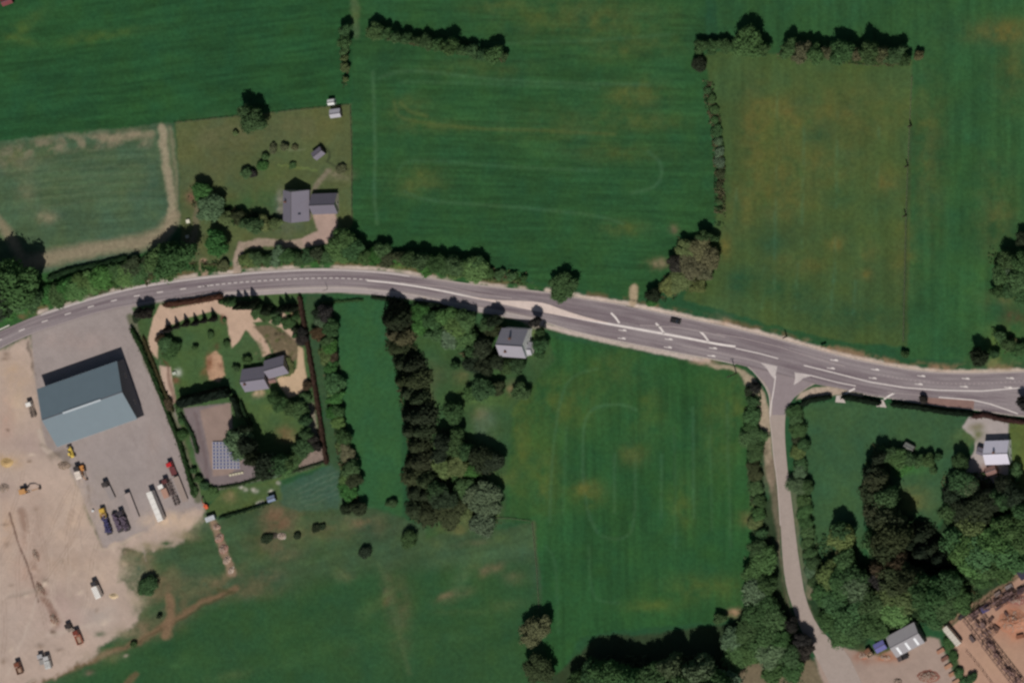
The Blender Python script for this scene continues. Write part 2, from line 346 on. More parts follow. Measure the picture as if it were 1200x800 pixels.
# east paddock and wood floor
F8 = [(948,470),(975,468),(1000,470),(1090,478),(1140,484),(1142,510),(1130,540),(1110,600),(1095,620),(1040,560),(1015,600),(1005,690),(955,700),(938,640),(934,560),(930,500)]
area(F8, (58,90,58), 4, name='field', var=.1)
blob(1060,545,26,12,(60,108,54),.7); blob(1070,585,22,16,(96,104,62),.7); blob(990,480,24,10,(66,98,62),.5); blob(1025,640,4,30,(100,104,76),.7); blob(955,560,14,50,(48,84,56),.5); blob(1130,515,12,12,(92,112,66),.6)
area([(955,700),(1005,690),(1040,590),(1100,620),(1130,560),(1140,540),(1190,560),(1350,560),(1350,760),(1180,690),(1105,735),(1040,720),(1010,760),(985,755),(955,725),(945,700)], (44,66,40), 5, name='woodland_floor', var=.2)
area([(640,800),(700,745),(760,742),(860,730),(890,690),(893,600),(903,580),(912,640),(920,700),(935,740),(955,775),(975,815),(975,860),(640,860)], (50,66,42), 5, name='woodland_floor', var=.2)
area([(855,778),(930,770),(955,775),(975,815),(850,815)], (128,114,92), 6, a=.8)
# eastern house garden and court
area([(1182,492),(1350,495),(1350,600),(1190,600),(1182,560)], (92,106,54), 4, name='lawn', var=.15)
area([(1128,500),(1136,487),(1160,490),(1182,496),(1182,560),(1160,566),(1142,562),(1132,552),(1140,530),(1144,515)], (170,160,156), 2.5, name='driveway', jit=.6)
blob(1158,552,10,7,(140,100,86),.8); blob(1145,500,9,5,(126,120,96),.7); blob(1148,512,7,8,(112,114,84),.7)
# yards of the south-east corner
area([(985,757),(1010,765),(1030,768),(1060,756),(1090,745),(1100,748),(1112,775),(1125,800),(1135,860),(980,860),(965,800),(955,770)], (164,144,132), 4, name='farmyard', jit=.7)
blob(1010,770,12,8,(150,108,88),.8); blob(1040,770,16,6,(164,112,84),.8)
area([(1108,738),(1200,672),(1350,580),(1350,950),(1160,950),(1130,800),(1118,765)], (176,142,122), 3, name='builders_yard', jit=.6)
blob(1190,730,20,20,(188,120,86),.9); blob(1170,770,30,20,(184,150,126),.6); blob(1190,705,20,10,(160,110,92),.7)
stroke([(1108,745),(1122,785),(1128,810)], 7, (60,80,50), .9, 4); stroke([(1106,734),(1200,668)], 5, (150,122,100), .9, 4)
# eastern road-side: red surfaced bay, verge by junction
area([(933,468),(938,460),(953,454),(972,452),(992,456),(1012,462),(1008,466),(985,462),(960,464)], (178,160,142), 2.5, jit=.4)
# north-west yard: concrete, dirt
DY = [(-150,500),(-40,432),(0,410),(37,393),(42,440),(52,520),(80,545),(110,620),(122,640),(150,632),(170,622),(240,592),(236,606),(205,640),(165,645),(142,640),(140,680),(165,705),(160,730),(130,748),(100,775),(60,795),(0,810),(-150,830)]
area([(37,388),(75,375),(112,363),(150,355),(188,356),(192,372),(205,400),(240,590),(235,600),(170,625),(122,645),(108,610),(80,545),(52,520),(40,440)], (156,144,140), 2, name='concrete_yard', jit=.25, var=.05)
area(DY, (185,165,151), 8, name='dirt_yard', var=.10, jit=2.4)
for x, y, rx, ry in ((215,628,16,7),(180,640,14,5),(150,660,10,8),(160,700,9,12),(150,740,16,7),(120,768,18,6),(170,650,10,6)): blob(x, y, rx, ry, (136,126,98), .7)
for x, y, rx, ry in ((148,668,5,5),(158,715,5,8),(140,752,8,4),(118,742,6,3),(196,636,8,3)): blob(x, y, rx, ry, (70,90,58), .75)
area([(37,388),(75,375),(112,363),(150,355),(156,358),(160,380),(205,560),(228,590),(170,620),(122,640),(108,610),(80,545),(52,520),(40,440)], (159,148,144), 2, jit=.3, var=.07, name='concrete_yard')
for x, y, rx, ry, c, a in ((120,560,30,26,(150,140,134),.5),(90,400,40,12,(164,148,142),.6),(180,520,12,40,(158,144,138),.5),(60,520,14,20,(146,134,124),.6),(30,520,36,16,(168,148,140),.5),(10,540,16,8,(190,158,116),.6),(8,575,10,14,(164,144,136),.5),(85,605,30,34,(194,170,150),.6),(200,610,30,10,(200,176,152),.8),(35,660,14,40,(182,150,134),.5),(20,740,40,40,(180,162,150),.7),(80,660,50,16,(176,152,134),.5),(40,600,16,30,(170,148,134),.7),(120,670,30,14,(196,174,156),.7),(20,470,12,20,(196,174,152),.7),(70,700,26,12,(168,146,136),.7),(10,620,10,30,(188,160,138),.7),(90,575,12,16,(200,178,158),.7),(110,720,30,20,(172,160,150),.7),(160,690,12,20,(186,168,146),.7),(75,720,30,20,(184,160,150),.6),(20,440,16,20,(184,158,132),.6),(8,490,10,24,(184,152,136),.5)): blob(x, y, rx, ry, c, a)
stroke([(11,600),(20,632),(33,665),(45,705)], 2.2, (88,64,54), .85, 1.6, jit=.6, dz=-.3); stroke([(26,600),(38,650),(52,700),(68,725)], 8, (140,112,96), .7, 7, brk=1.5, dz=.5)
stroke([(50,690),(60,712),(66,730)], 9, (128,98,84), .6, 6); stroke([(33,400),(38,430),(42,438),(46,445)], 2.5, (92,82,74), .7, 2.5, brk=1.5)
stroke([(46,505),(52,525),(58,530),(62,535)], 5, (188,172,158), .9, 3); stroke([(110,640),(125,643),(150,632),(165,624)], 3, (188,170,152), .8, 2.5)
stroke([(48,520),(75,538),(100,555),(104,585),(112,620),(122,640)], 3, (120,108,96), .5, 3, brk=1.5); stroke([(60,535),(75,530),(80,538)], 8, (112,100,86), .5, 6)
stroke([(85,740),(60,700),(30,690),(0,700)], 4, (190,172,158), .5, 5); stroke([(10,790),(30,740),(44,700)], 3, (196,180,166), .5, 4)
stroke([(50,690),(10,700)], 4, (150,136,124), .5, 5); stroke([(58,742),(100,735),(130,725)], 5, (194,178,164), .5, 5)
for k in range(60):
    x = rng.uniform(-20,150); y = rng.uniform(410,790)
    if x > 45 and y < 640: continue
    blob(x, y, rng.uniform(2,5), rng.uniform(1.5,4), [(116,98,84),(200,182,164),(140,120,104)][k%3], .6, dz=rng.uniform(0,.35))
stroke([(278,321),(278,304),(281,292)], 9, (164,146,130), .95, 3, jit=.5)
stroke([(240,325),(239,310)], 7, (172,146,124), .9, 4)
# garden plot two ------------------------------------------------------
PL = [(155,360),(190,354),(262,345),(352,343),(385,545),(330,562),(272,580),(238,590),(205,480),(165,400)]
area(PL, (70,96,56), 3, name='lawn', var=.12, jit=.5)
stroke([(151,372),(168,410),(190,460),(215,520),(232,585)], 9, (84,92,60), .8, 4)
DR = [(188,356),(200,362),(262,348),(275,352),(300,356),(330,364),(345,378),(350,402),(344,400),(330,384),(312,376),(296,377),(304,387),(312,400),(318,414),(308,418),(302,404),(292,390),(288,386),(280,400),(272,408),(268,392),(266,374),(250,364),(222,372),(198,382),(186,400),(184,420),(176,412),(174,395),(180,372)]
area(DR, (196,168,146), 2, name='driveway', jit=.4)
area([(186,428),(200,430),(206,470),(202,474),(196,470)], (196,170,152), 2.5, name='driveway', jit=.5)
area([(348,405),(355,408),(357,430),(361,452),(350,462),(338,466),(326,450),(324,444),(336,438),(348,432)], (196,170,140), 2, name='driveway', jit=.3)
area([(296,382),(315,380),(335,390),(348,400),(348,420),(334,432),(322,414),(312,398)], (112,100,78), 2.5, jit=.5)
for k in range(46):
    x = rng.uniform(300,350); y = rng.uniform(382,430)
    blob(x, y, rng.uniform(1.2,2.6), rng.uniform(1.2,2.6), [(150,132,106),(54,52,36),(84,90,52)][k%3], .8)
area([(243,418),(252,410),(260,418),(264,440),(258,448),(244,444)], (186,150,122), 3, jit=.9); blob(246,424,4,10,(128,88,62),.8); blob(258,428,3,4,(110,74,54),.7); blob(240,438,4,6,(120,90,60),.6)
area([(288,392),(306,402),(308,420),(296,424),(276,414)], (76,98,60), 3, a=.6)
area([(214,478),(270,472),(274,520),(285,535),(310,552),(305,562),(256,574),(240,562),(230,540),(222,505)], (128,116,116), 3, name='parking_court', jit=.4)
area([(234,480),(270,472),(274,522),(284,540),(270,556),(250,558),(240,510)], (150,130,120), 3, jit=.4)
stroke([(228,484),(236,520),(244,560)], 4, (108,92,92), .6, 4)
area([(348,546),(360,528),(378,520),(383,540),(352,552)], (138,122,112), 4, jit=.6); area([(356,470),(368,472),(374,520),(362,518)], (150,138,124), 4, a=.8)
blob(320,480,26,14,(92,112,60),.6); blob(335,510,10,10,(120,92,66),.7); blob(342,514,5,6,(132,120,84),.7)
area([(260,578),(300,566),(325,560),(330,585),(285,600),(250,606),(240,596)], (84,100,56), 4, a=.8); blob(268,582,7,6,(150,130,96),.8)
for x, y in ((283,571),(288,574),(297,573),(300,575),(326,566),(318,575),(304,590),(308,588)): blob(x, y, 2.5, 2, (176,172,160), .9)
stroke([(188,400),(196,430),(204,470)], 4, (92,60,46), .6, 3)
for x, y, c in ((210,436,(170,176,160)),(207,446,(110,84,60)),(262,374,(110,76,60)),(254,405,(84,72,48)),(300,462,(206,176,150)),(306,460,(200,170,140)),(345,366,(150,92,66)),(343,372,(214,184,150))): blob(x, y, 3.5, 4, c, .9)
streaks([(-150,-150),(1350,-150),(1350,950),(-150,950)], .8, 2.2, .05, 109)
col *= (1+(N5-.5)*.16+(N12-.5)*.12+(N80-.5)*.10)[..., None]
hn = fbm(GX/18, GY/18, 201)-.5; hm = fbm(GX/45, GY/45, 211)-.5
gm = (col[..., 1] > col[..., 0]*1.15)
col[..., 0] *= np.where(gm, 1+hn*.28+hm*.3, 1); col[..., 2] *= np.where(gm, 1-hn*.3, 1); col[..., 1] *= np.where(gm, 1+hm*.22, 1)
for k in range(34):
    x = rng.uniform(-20,120); y = rng.uniform(560,800); a0 = rng.uniform(-1.9,-.9); cv = rng.uniform(-.03,.03); pts = []
    for i in range(14): pts.append((x, y)); x += 5*math.cos(a0); y += 5*math.sin(a0); a0 += cv
    if pts[-1][0] > 60 and pts[-1][1] < 560: continue
    if any(p[0]*.45+p[1] > 785 or p[0] > 150 for p in pts): continue
    for o_ in (-1.8, 1.8):
        stroke([(p[0]+o_, p[1]) for p in pts], 1.1, [(200,182,166),(142,120,106)][k%2], .35, 1.2, jit=.3)
for k in range(22):
    x = rng.uniform(60,190); y = rng.uniform(400,620); a0 = rng.uniform(1.0,1.5); pts = [(x+5*i*math.cos(a0), y+5*i*math.sin(a0)) for i in range(9)]
    if x < 75 and y > 500: continue
    stroke(pts, 1.4, [(136,124,120),(172,160,154)][k%2], .3, 1.5, jit=.3)
# bare rubble strip on the paddock
stroke([(250,612),(256,630),(264,650),(272,672)], 9, (150,124,104), .85, 4)
# lower the ground below the roads a little
def sink(pts):
    xs = [p[0] for p in pts]; ys = [p[1] for p in pts]; s = win(min(xs), min(ys), max(xs), max(ys), 4)
    hgt[s] = np.where(inside(GX[s], GY[s], pts), -.15, hgt[s])
sink(RT+RB[::-1])
hgt += (N12-.5)*.06
col = np.clip(col, .003, .9)
ground_mat = attr_mat('soil_and_grass'); hard_mat = attr_mat('packed_surface', amp=.07, scale=1.1, bump=.02)
# build the sheets
CI = (idm[:-1,:-1]); fi = CI.copy()
co3 = np.stack([(GX-600)*K, (400-GY)*K, hgt-.03], -1).reshape(-1, 3); cf = np.concatenate([col, np.ones((NY, NX, 1))], -1).reshape(-1, 4)
ii = np.arange(NY*NX).reshape(NY, NX)
quads = np.stack([ii[1:,:-1], ii[1:,1:], ii[:-1,1:], ii[:-1,:-1]], -1).reshape(-1, 4)
fi = fi.reshape(-1)
def sheet(name, q):
    u, inv = np.unique(q.reshape(-1), return_inverse=True)
    me = bpy.data.meshes.new(name); me.vertices.add(len(u)); me.vertices.foreach_set('co', co3[u].astype(np.float32).ravel())
    me.loops.add(len(inv)); me.loops.foreach_set('vertex_index', inv.astype(np.int32).ravel())
    me.polygons.add(len(q)); me.polygons.foreach_set('loop_start', np.arange(len(q), dtype=np.int32)*4)
    me.update(calc_edges=True)
    ca = me.color_attributes.new('Col', 'FLOAT_COLOR', 'POINT'); ca.data.foreach_set('color', cf[u].astype(np.float32).ravel())
    me.polygons.foreach_set('use_smooth', np.ones(len(q), bool))
    o = obj(name, me, hard_mat if name.endswith('yard') or name in ('driveway','parking_court') else ground_mat); o['kind'] = 'structure'; return o
for k, nm in enumerate(NAMES):
    q = quads[fi == k]
    if len(q): sheet('ground' if k == 0 else nm, q)
# far land beyond the mapped sheet, joined edge to edge
bm = nb(); xs = [-4000, (X0-600)*K, (gx[-1]-600)*K, 4000]; ys = [-4000, (400-gy[-1])*K, (400-Y0)*K, 4000]
for a in range(3):
    for b in range(3):
        if a == 1 and b == 1: continue
        bm.faces.new([bm.verts.new((x, y, -.06)) for x, y in ((xs[a],ys[b]),(xs[a+1],ys[b]),(xs[a+1],ys[b+1]),(xs[a],ys[b+1]))])
obj('surrounding_farmland', bm, mat('farmland', (44,82,50), scale=.02, amp=.35))['kind'] = 'structure'
# ------------------------------------------------------------ roads
def resample(pl, n):
    P = np.array(pl, float); d = np.r_[0, np.cumsum(np.hypot(*np.diff(P, axis=0).T))]; t = np.linspace(0, d[-1], n)
    return np.stack([np.interp(t, d, P[:,0]), np.interp(t, d, P[:,1])], -1)
RTs, RBs = smooth(RT), smooth(RB)
def at_x(pl, xs_):
    P = np.array(pl); return np.interp(xs_, P[:,0], P[:,1])
road_mat = attr_mat('asphalt', rough=.85, scale=1.2, amp=.12, bump=.02)
def road_strip(xs_, top, bot, z, nv=22):
    yt, yb = at_x(top, xs_), at_x(bot, xs_)
    bm = nb(); cl = bm.loops.layers.float_color.new('Col'); V = []
    n1 = fbm(xs_[:, None]/60+0*np.zeros(nv), np.linspace(0, 6, nv)[None, :]+0*xs_[:, None], 77, 4)
    for i, x in enumerate(xs_):
        V.append([bm.verts.new(W(x, yt[i]+(yb[i]-yt[i])*j/(nv-1), z)) for j in range(nv)])
    A0 = np.array(lin((146,136,137))); A1 = np.array(lin((118,106,110))); A2 = np.array(lin((158,146,142)))
    def cc(i, j):
        v = j/(nv-1)*(yb[i]-yt[i]); t = np.clip((n1[i, j]-.35)*2.4, 0, 1); c = A0*(1-t)+A1*t
        e = min(v, yb[i]-yt[i]-v)
        c = c*(1+.10*math.sin(v*1.25)); 
        if e < 1.6: c = c*.5+A2*.5
        return (*c, 1)
    for i in range(len(xs_)-1):
        for j in range(nv-1):
            f = bm.faces.new((V[i][j], V[i][j+1], V[i+1][j+1], V[i+1][j]))
            for l, (a, b) in zip(f.loops, ((i,j),(i,j+1),(i+1,j+1),(i+1,j))): l[cl] = cc(a, b)
    return bm
o = obj('main_road', road_strip(np.arange(-150, 1351, 3.0), RTs, RBs, .05), road_mat); o['kind'] = 'structure'
def flat(name, pts, m, z, kind='structure', thick=0.0):
    v = [W(x, y, z) for x, y in pts]; bm = nb(); vs = [bm.verts.new(p) for p in v]
    for t in tessellate_polygon([v]): bm.faces.new([vs[i] for i in t])
    bmesh.ops.recalc_face_normals(bm, faces=bm.faces)
    if bm.faces and sum(f.normal.z for f in bm.faces) < 0: bmesh.ops.reverse_faces(bm, faces=bm.faces)
    if thick:
        r = bmesh.ops.extrude_face_region(bm, geom=list(bm.faces))
        for g in r['geom']:
            if isinstance(g, bmesh.types.BMVert): g.co.z += thick
    o = obj(name, bm, m)
    if kind: o['kind'] = kind
    return o
SW = smooth([(868,424),(880,431),(892,445),(900,457),(903,470),(902,485),(905,510),(907,535),(911,560),(914,600),(917.5,662),(922,690),(927,705),(937,735),(954,765),(972,800),(1000,860)], 1)
SE_ = smooth([(965,446),(950,452),(938,460),(928,468),(921,482),(919.5,500),(920.5,525),(924,560),(929.5,600),(934,640),(938,667),(944,702),(957,732),(974,750),(992,762),(1010,800),(1040,860)], 1)
lane_mat = mat('lane_asphalt', (166,152,143), rough=.9, scale=1.0, amp=.14)
flat('side_road', SW+SE_[::-1], lane_mat, .03)
flat('side_road_mouth', smooth([(870,425),(893,444),(902,457),(905,472),(905,486)],1)+smooth([(920,486),(924,474),(934,462),(948,452),(960,445)],1), mat('mouth_asphalt', (146,134,135), rough=.85, scale=1.0, amp=.14), .04)
red_mat = mat('red_surfacing', (140,112,104), rough=.9, scale=1.2, amp=.2)
flat('bus_bay_surface', [(1086,465.5),(1142,469),(1141,479),(1110,476.5),(1086,473.5)], red_mat, .056)
def ribbon(bm, pl, wd, z, thick=0.0):
    n = len(pl); L_, R_ = off(pl, -wd/2), off(pl, wd/2)
    a = [bm.verts.new(W(*p, z)) for p in L_]; b = [bm.verts.new(W(*p, z)) for p in R_]
    for i in range(n-1): bm.faces.new((a[i], b[i], b[i+1], a[i+1]))
    if thick:
        a2 = [bm.verts.new(W(*p, z-thick)) for p in L_]; b2 = [bm.verts.new(W(*p, z-thick)) for p in R_]
        for i in range(n-1):
            bm.faces.new((a[i], a[i+1], a2[i+1], a2[i])); bm.faces.new((b[i], b2[i], b2[i+1], b[i+1]))
    return bm
def clip_x(pl, a, b, step=6):
    xs_ = np.arange(a, b+.1, step); return list(zip(xs_, at_x(pl, xs_)))
kerb = mat('kerb_concrete', (196,184,176), rough=.85, scale=2, amp=.15)
foot = mat('footway_asphalt', (170,159,156), rough=.9, scale=1.5, amp=.14)
for a, b, nm in ((50,272,'k'),(284,737,'k'),(748,1340,'k')):
    o = obj('kerb', ribbon(nb(), off(clip_x(RTs, a, b), -.5), .9, .13, .2), kerb); o['kind'] = 'structure'
for a, b in ((196,640),(640,866),(1012,1340)):
    o = obj('kerb', ribbon(nb(), off(clip_x(RBs, a, b), .5), .9, .13, .2), kerb); o['kind'] = 'structure'
for a, b, wd in ((196,500,5.0),(500,640,4.6)):
    o = obj('footway', ribbon(nb(), off(clip_x(RBs, a, b), .95+wd/2), wd, .12, .2), foot); o['kind'] = 'structure'
o = obj('kerb', ribbon(nb(), off(SW[2:20], .4), .8, .13, .2), kerb); o['kind'] = 'structure'
# paint ---------------------------------------------------------------
paint = mat('worn_white_paint', (226,217,211), rough=.7, scale=3.0, amp=.28)
paint2 = mat('faint_paint', (166,154,152), rough=.7, scale=3.0, amp=.2)
tri_paint = mat('hatched_paint', (196,186,182), rough=.7, scale=2.0, amp=.3)
def paintl(pl, wd, m=paint, z=.062, nm='road_marking'):
    o = obj(nm, ribbon(nb(), pl, wd, z), m); o['kind'] = 'structure'
def mid(t, a, b, step=6):
    xs_ = np.arange(a, b+.1, step); yt, yb = at_x(RTs, xs_), at_x(RBs, xs_); return list(zip(xs_, yt+(yb-yt)*t))
paintl(mid(.06, 48, 480), .8); paintl(mid(.94, -140, 430), .8, paint2)
paintl([(-140,453),(0,386),(11,381)], 1.2)
bm = nb()
for x in np.arange(-140, 250, 27): ribbon(bm, mid(.5, x, x+7, 3.5), .9, .062)
for x in np.arange(232, 430, 7): ribbon(bm, mid(.5, x, x+4, 2), .8, .062)
obj('road_marking', bm, paint)['kind'] = 'structure'
CL = [(430,328.5),(470,332.5),(510,339),(550,347.5),(580,353),(620,361),(650,367),(700,377),(750,386),(800,395),(840,403),(862,406)]
paintl(smooth(CL[:6]), 1.8); paintl(smooth(CL[5:]), 2.6)
paintl([(470,331),(520,336),(560,344),(600,349.5)], .9, paint2)
paintl([(862,408),(890,414),(912,420)], 1.0); paintl([(862,418),(880,421.5),(892,425)], 1.0, paint2); paintl([(862,418),(830,411),(800,405)], .8, paint2)
for x0, y0 in ((716,366.5),(768.5,378.5),(820.5,388)): paintl([(x0,y0),(x0+5,y0+5),(x0+10,y0+12)], 2.2)
def lane_mark(x, y, s=1):
    bm = nb(); ribbon(bm, [(x-5,y-.6),(x+3,y+.6)], .8, .063); ribbon(bm, [(x,y-.3),(x+2.2,y-.4),(x+4.2,y+.7)], 1.5, .066); obj('road_marking', bm, paint)['kind'] = 'structure'
for x, y in ((730,387),(729,396.5),(784,397.5),(783,407),(836,408),(834,417)): lane_mark(x, y)
for x, y in ((978,422),(974,431.5),(1026,433),(1023,443),(1080,440.5),(1077,450),(1132,443.5),(1130,453),(1184,443),(1182,454)): lane_mark(x, y)
bm = nb()
for k in range(34):
    x = 1030+k*5.3; t = .30; y = at_x(RTs, x)+ (11.5 if x < 1150 else 11.5-(x-1150)*.03); ribbon(bm, [(x,y-.7),(x+.4,y+1.0)], 1.1, .063)
for k in range(28):
    x = 655+k*5.4; ribbon(bm, [(x,388+(x-655)*.215-4.0),(x+.5,389.3+(x-655)*.215-4.0)], .8, .063)
obj('road_marking', bm, paint2)['kind'] = 'structure'
paintl([(750,381),(790,383),(816,387),(850,395)], .9, paint2); paintl([(840,391),(870,396),(912,406),(930,412),(975,425),(990,429)], .8, paint2)
paintl([(942,428),(975,436),(1020,447.5),(1060,454),(1100,457),(1150,458),(1200,454),(1340,446)], 1.1); paintl([(931,436.5),(951,440),(982,448),(1003,452)], .9)
paintl([(1100,465.3),(1140,468.5),(1160,473),(1193,484.5)], 1.1); paintl([(1040,459.5),(1085,463.5)], .8, paint2)
for pts in ([(891,424.5),(911,429),(908,444),(904,440),(899,432)], ): flat('road_marking', pts, tri_paint, .0625)
flat('road_marking', [(931.5,436),(950,440.5),(941,443),(937.5,446.5),(930,451),(932,444)], tri_paint, .0625)
paintl([(909,440),(907,455),(904,472),(902.5,488)], 1.1)
for x, y in ((993,463),(1040,468)): paintl([(x-4,y-.3),(x+2,y-4.5),(x+9,y-8)], 2.0)
for x in (988,1036): flat('access_apron', [(x-8,463.5+(x-988)*.11),(x-1,463+(x-988)*.11),(x+3,472+(x-988)*.11),(x-9,471+(x-988)*.11)], kerb, .02)
# the raised pale island opposite the white house
IS = smooth([(545,346.5),(580,351.5),(620,352.5),(640,355),(660,363),(690,372.5),(720,379.5),(690,375.5),(655,369),(625,364),(590,356.5)], 1)
isl = flat('traffic_island', IS, mat('island_paving', (216,198,188), rough=.9, scale=1.5, amp=.2), .06, thick=.10)
# ------------------------------------------------------------ vegetation
def blobmesh(bm, c, r, sub, rnd, amp=.28):
    res = bmesh.ops.create_icosphere(bm, subdivisions=sub, radius=1.0)
    ph = [rnd.uniform(0, 6.28) for _ in range(6)]
    for v in res['verts']:
        p = v.co.copy()
        k = 1+amp*(math.sin(p.x*4+ph[0])*math.sin(p.y*4+ph[1])+.6*math.sin(p.z*7+ph[2]+p.x*5)+.4*math.sin(p.y*11+ph[3])*math.sin(p.x*10+ph[4])+rnd.uniform(-.25,.25))
        v.co = Vector((c[0]+p.x*r[0]*k, c[1]+p.y*r[1]*k, c[2]+p.z*r[2]*k))
def card(bm, c, n, s, rnd):
    a = Vector((rnd.gauss(0,1), rnd.gauss(0,1), rnd.gauss(0,1))); n = (n+a*.35+Vector((0,0,.5))).normalized()
    t = n.orthogonal().normalized(); t = (Matrix.Rotation(rnd.uniform(0, 6.28), 3, n) @ t); u = n.cross(t)
    q = [c+t*s, c+u*s*.7, c-t*s, c-u*s*.7]
    bm.faces.new([bm.verts.new(p) for p in q])
def crown(kind, seed):
    rnd = random.Random(seed); bm = nb(); L_ = []
    if kind == 'broad':
        L_.append((Vector((0,0,.60)), (.62,.62,.30)))
        for k in range(13):
            a = k*2.4+rnd.uniform(-.7,.7); d = rnd.uniform(.30,.80); z = .60+rnd.uniform(-.16,.24)*(1.1-d)
            s = rnd.uniform(.18,.40); L_.append((Vector((d*math.cos(a), d*math.sin(a), z)), (s, s, s*.62)))
        L_.append((Vector((rnd.uniform(-.1,.1),rnd.uniform(-.1,.1),.82)), (.34,.34,.17)))
    elif kind == 'shrub':
        L_.append((Vector((0,0,.42)), (.62,.62,.40)))
        for k in range(9):
            a = k*2.4+rnd.uniform(-.5,.5); d = rnd.uniform(.3,.66); s = rnd.uniform(.24,.40)
            L_.append((Vector((d*math.cos(a), d*math.sin(a), rnd.uniform(.3,.62))), (s, s, s*.8)))
    if kind != 'conifer':
        for c, r in L_: blobmesh(bm, c, r, 2, rnd)
        for _ in range(2600):
            c, r = rnd.choice(L_); n = Vector((rnd.gauss(0,1), rnd.gauss(0,1), rnd.gauss(.5,1))).normalized()
            k = rnd.uniform(.92, 1.5); card(bm, c+Vector((n.x*r[0]*k, n.y*r[1]*k, n.z*r[2]*k)), n, rnd.uniform(.035,.085), rnd)
    else:
        T = 9
        for t in range(T):
            z0 = .08+.90*t/T; rr = (1-t/T)**.8*.92+.06; z1 = z0+1.9/T*.9
            n = 18; ring = []; ph = rnd.uniform(0, 6)
            for i in range(n):
                a = ph+6.283*i/n; q = rr*(1.0 if i % 2 else .68)*rnd.uniform(.8,1.12)
                ring.append(bm.verts.new((q*math.cos(a), q*math.sin(a), z0+rnd.uniform(-.02,.02))))
            top = bm.verts.new((0, 0, min(1.0, z1)))
            for i in range(n): bm.faces.new((ring[i], ring[(i+1) % n], top))
            for _ in range(90):
                a = rnd.uniform(0, 6.28); f = rnd.uniform(.3, 1.08); p = Vector((rr*f*math.cos(a), rr*f*math.sin(a), z0+(1-f)*.12+rnd.uniform(0,.05)))
                card(bm, p, Vector((math.cos(a), math.sin(a), .7)), rnd.uniform(.06,.12), rnd)
    me = bpy.data.meshes.new('crown'); bm.to_mesh(me); bm.free()
    me.materials.append(foliage('foliage'))
    return me
def trunk(kind, seed):
    rnd = random.Random(seed); bm = nb(); cyl(bm, (0,0,-.01), (0,0,.5 if kind != 'conifer' else .9), .06, .03, 8)
    if kind != 'conifer':
        for k in range(5):
            a = k*1.26+rnd.uniform(-.3,.3); cyl(bm, (0,0,.22+.04*k), (.4*math.cos(a), .4*math.sin(a), .55+rnd.uniform(-.05,.1)), .028, .012, 6)
    me = bpy.data.meshes.new('trunk'); bm.to_mesh(me); bm.free(); me.materials.append(mat('bark', (84,70,58), amp=.3)); return me
CR = {k: [crown(k, 100+i*7+len(k)) for i in range(n)] for k, n in (('broad',8),('shrub',6),('conifer',4))}
TR = {k: [trunk(k, 5+i) for i in range(2)] for k in ('broad','shrub','conifer')}
TONE = {'dark':(30,50,28),'mid':(52,80,42),'green':(54,104,42),'light':(82,110,62),'olive':(92,96,58),'brown':(92,78,60),'purple':(78,62,62),'pale':(110,124,98),'grey':(86,100,76),'black':(30,36,28),'rust':(100,66,46),'bark':(66,60,44)}
NT = [0]
TONE.update(dark=(64,88,54), black=(46,56,40), pale=(80,94,70),brown=(88,90,64), purple=(52,50,46), bark=(58,67,45), rust=(74,62,46), olive=(90,102,62), light=(82,110,64), green=(60,98,50), grey=(82,100,74), mid=(64,90,54))
KN = {'broad':('tree','tree'), 'shrub':('shrub','shrub'), 'conifer':('conifer_tree','tree')}
def plant(kind, tone, x, y, r, h, label, group=None):
    """x,y: where the crown's middle shows in the photo; r: crown radius in photo pixels; h: height in metres"""
    rnd = random.Random(NT[0]*13+5); NT[0] += 1
    if kind == 'broad' and h < 13: h *= 1.22
    hc = h*(.6 if kind == 'broad' else .45 if kind == 'shrub' else .4)
    if tone in ('dark','black','mid') and kind != 'conifer': y += .42*.84*hc/K
    bx_, by = base(x, y, hc); cs = ((1.18 if r >= 12 else 1.0) if kind == 'conifer' else 1.12)*rnd.uniform(.84,1.2)
    t = thing(KN[kind][0], label, KN[kind][1], W(bx_, by, -.03), rnd.uniform(0, 6.28), group, (r*K*cs*rnd.uniform(.85,1.28), r*K*cs*rnd.uniform(.80,1.10), h*1.08))
    c = bpy.data.objects.new('crown', CR[kind][rnd.randrange(len(CR[kind]))]); C.objects.link(c); c.parent = t
    f = rnd.uniform(.82, 1.2)*(1.0 if kind == 'conifer' else 1.22); tc = lin(TONE[tone]); c.color = (tc[0]*f*rnd.uniform(.9,1.12), tc[1]*f, tc[2]*f*rnd.uniform(.9,1.1), 1)
    s = bpy.data.objects.new('trunk', TR[kind][NT[0] % 2]); C.objects.link(s); s.parent = t
    return t
def row(kind, where, frm, group, items, look=None):
    """items: (tone, x, y, r, h); labelled by their order along the row"""
    words = {'dark':'dark green','mid':'green','green':'bright green','light':'light green','olive':'olive','brown':'brownish','purple':'purplish','pale':'pale','grey':'grey-green','black':'very dark','rust':'rust-brown','bark':'brown-green'}
    kn = {'broad':'tree','shrub':'bush','conifer':'conifer'}[kind]
    n = len(items); items = sorted(items, key=lambda q: q[1] if 'west' in frm else q[2])
    for i, (tone, x, y, r, h) in enumerate(items):
        pos = f"{ORD[i+1]} from {frm}" if i < n-1 else ('easternmost' if 'west' in frm else 'southernmost')
        plant(kind, tone, x, y, r, h, f"{words[tone]} {kn}, {pos} {where}", group)
def along(pl, n, rr, hh, tones, jit=1.0, seed=1):
    rnd = random.Random(seed); P = resample(pl, n); out = []
    for x, y in P: out.append((rnd.choice(tones), x+rnd.uniform(-jit,jit), y+rnd.uniform(-jit,jit), rnd.uniform(*rr), rnd.uniform(*hh)))
    return out
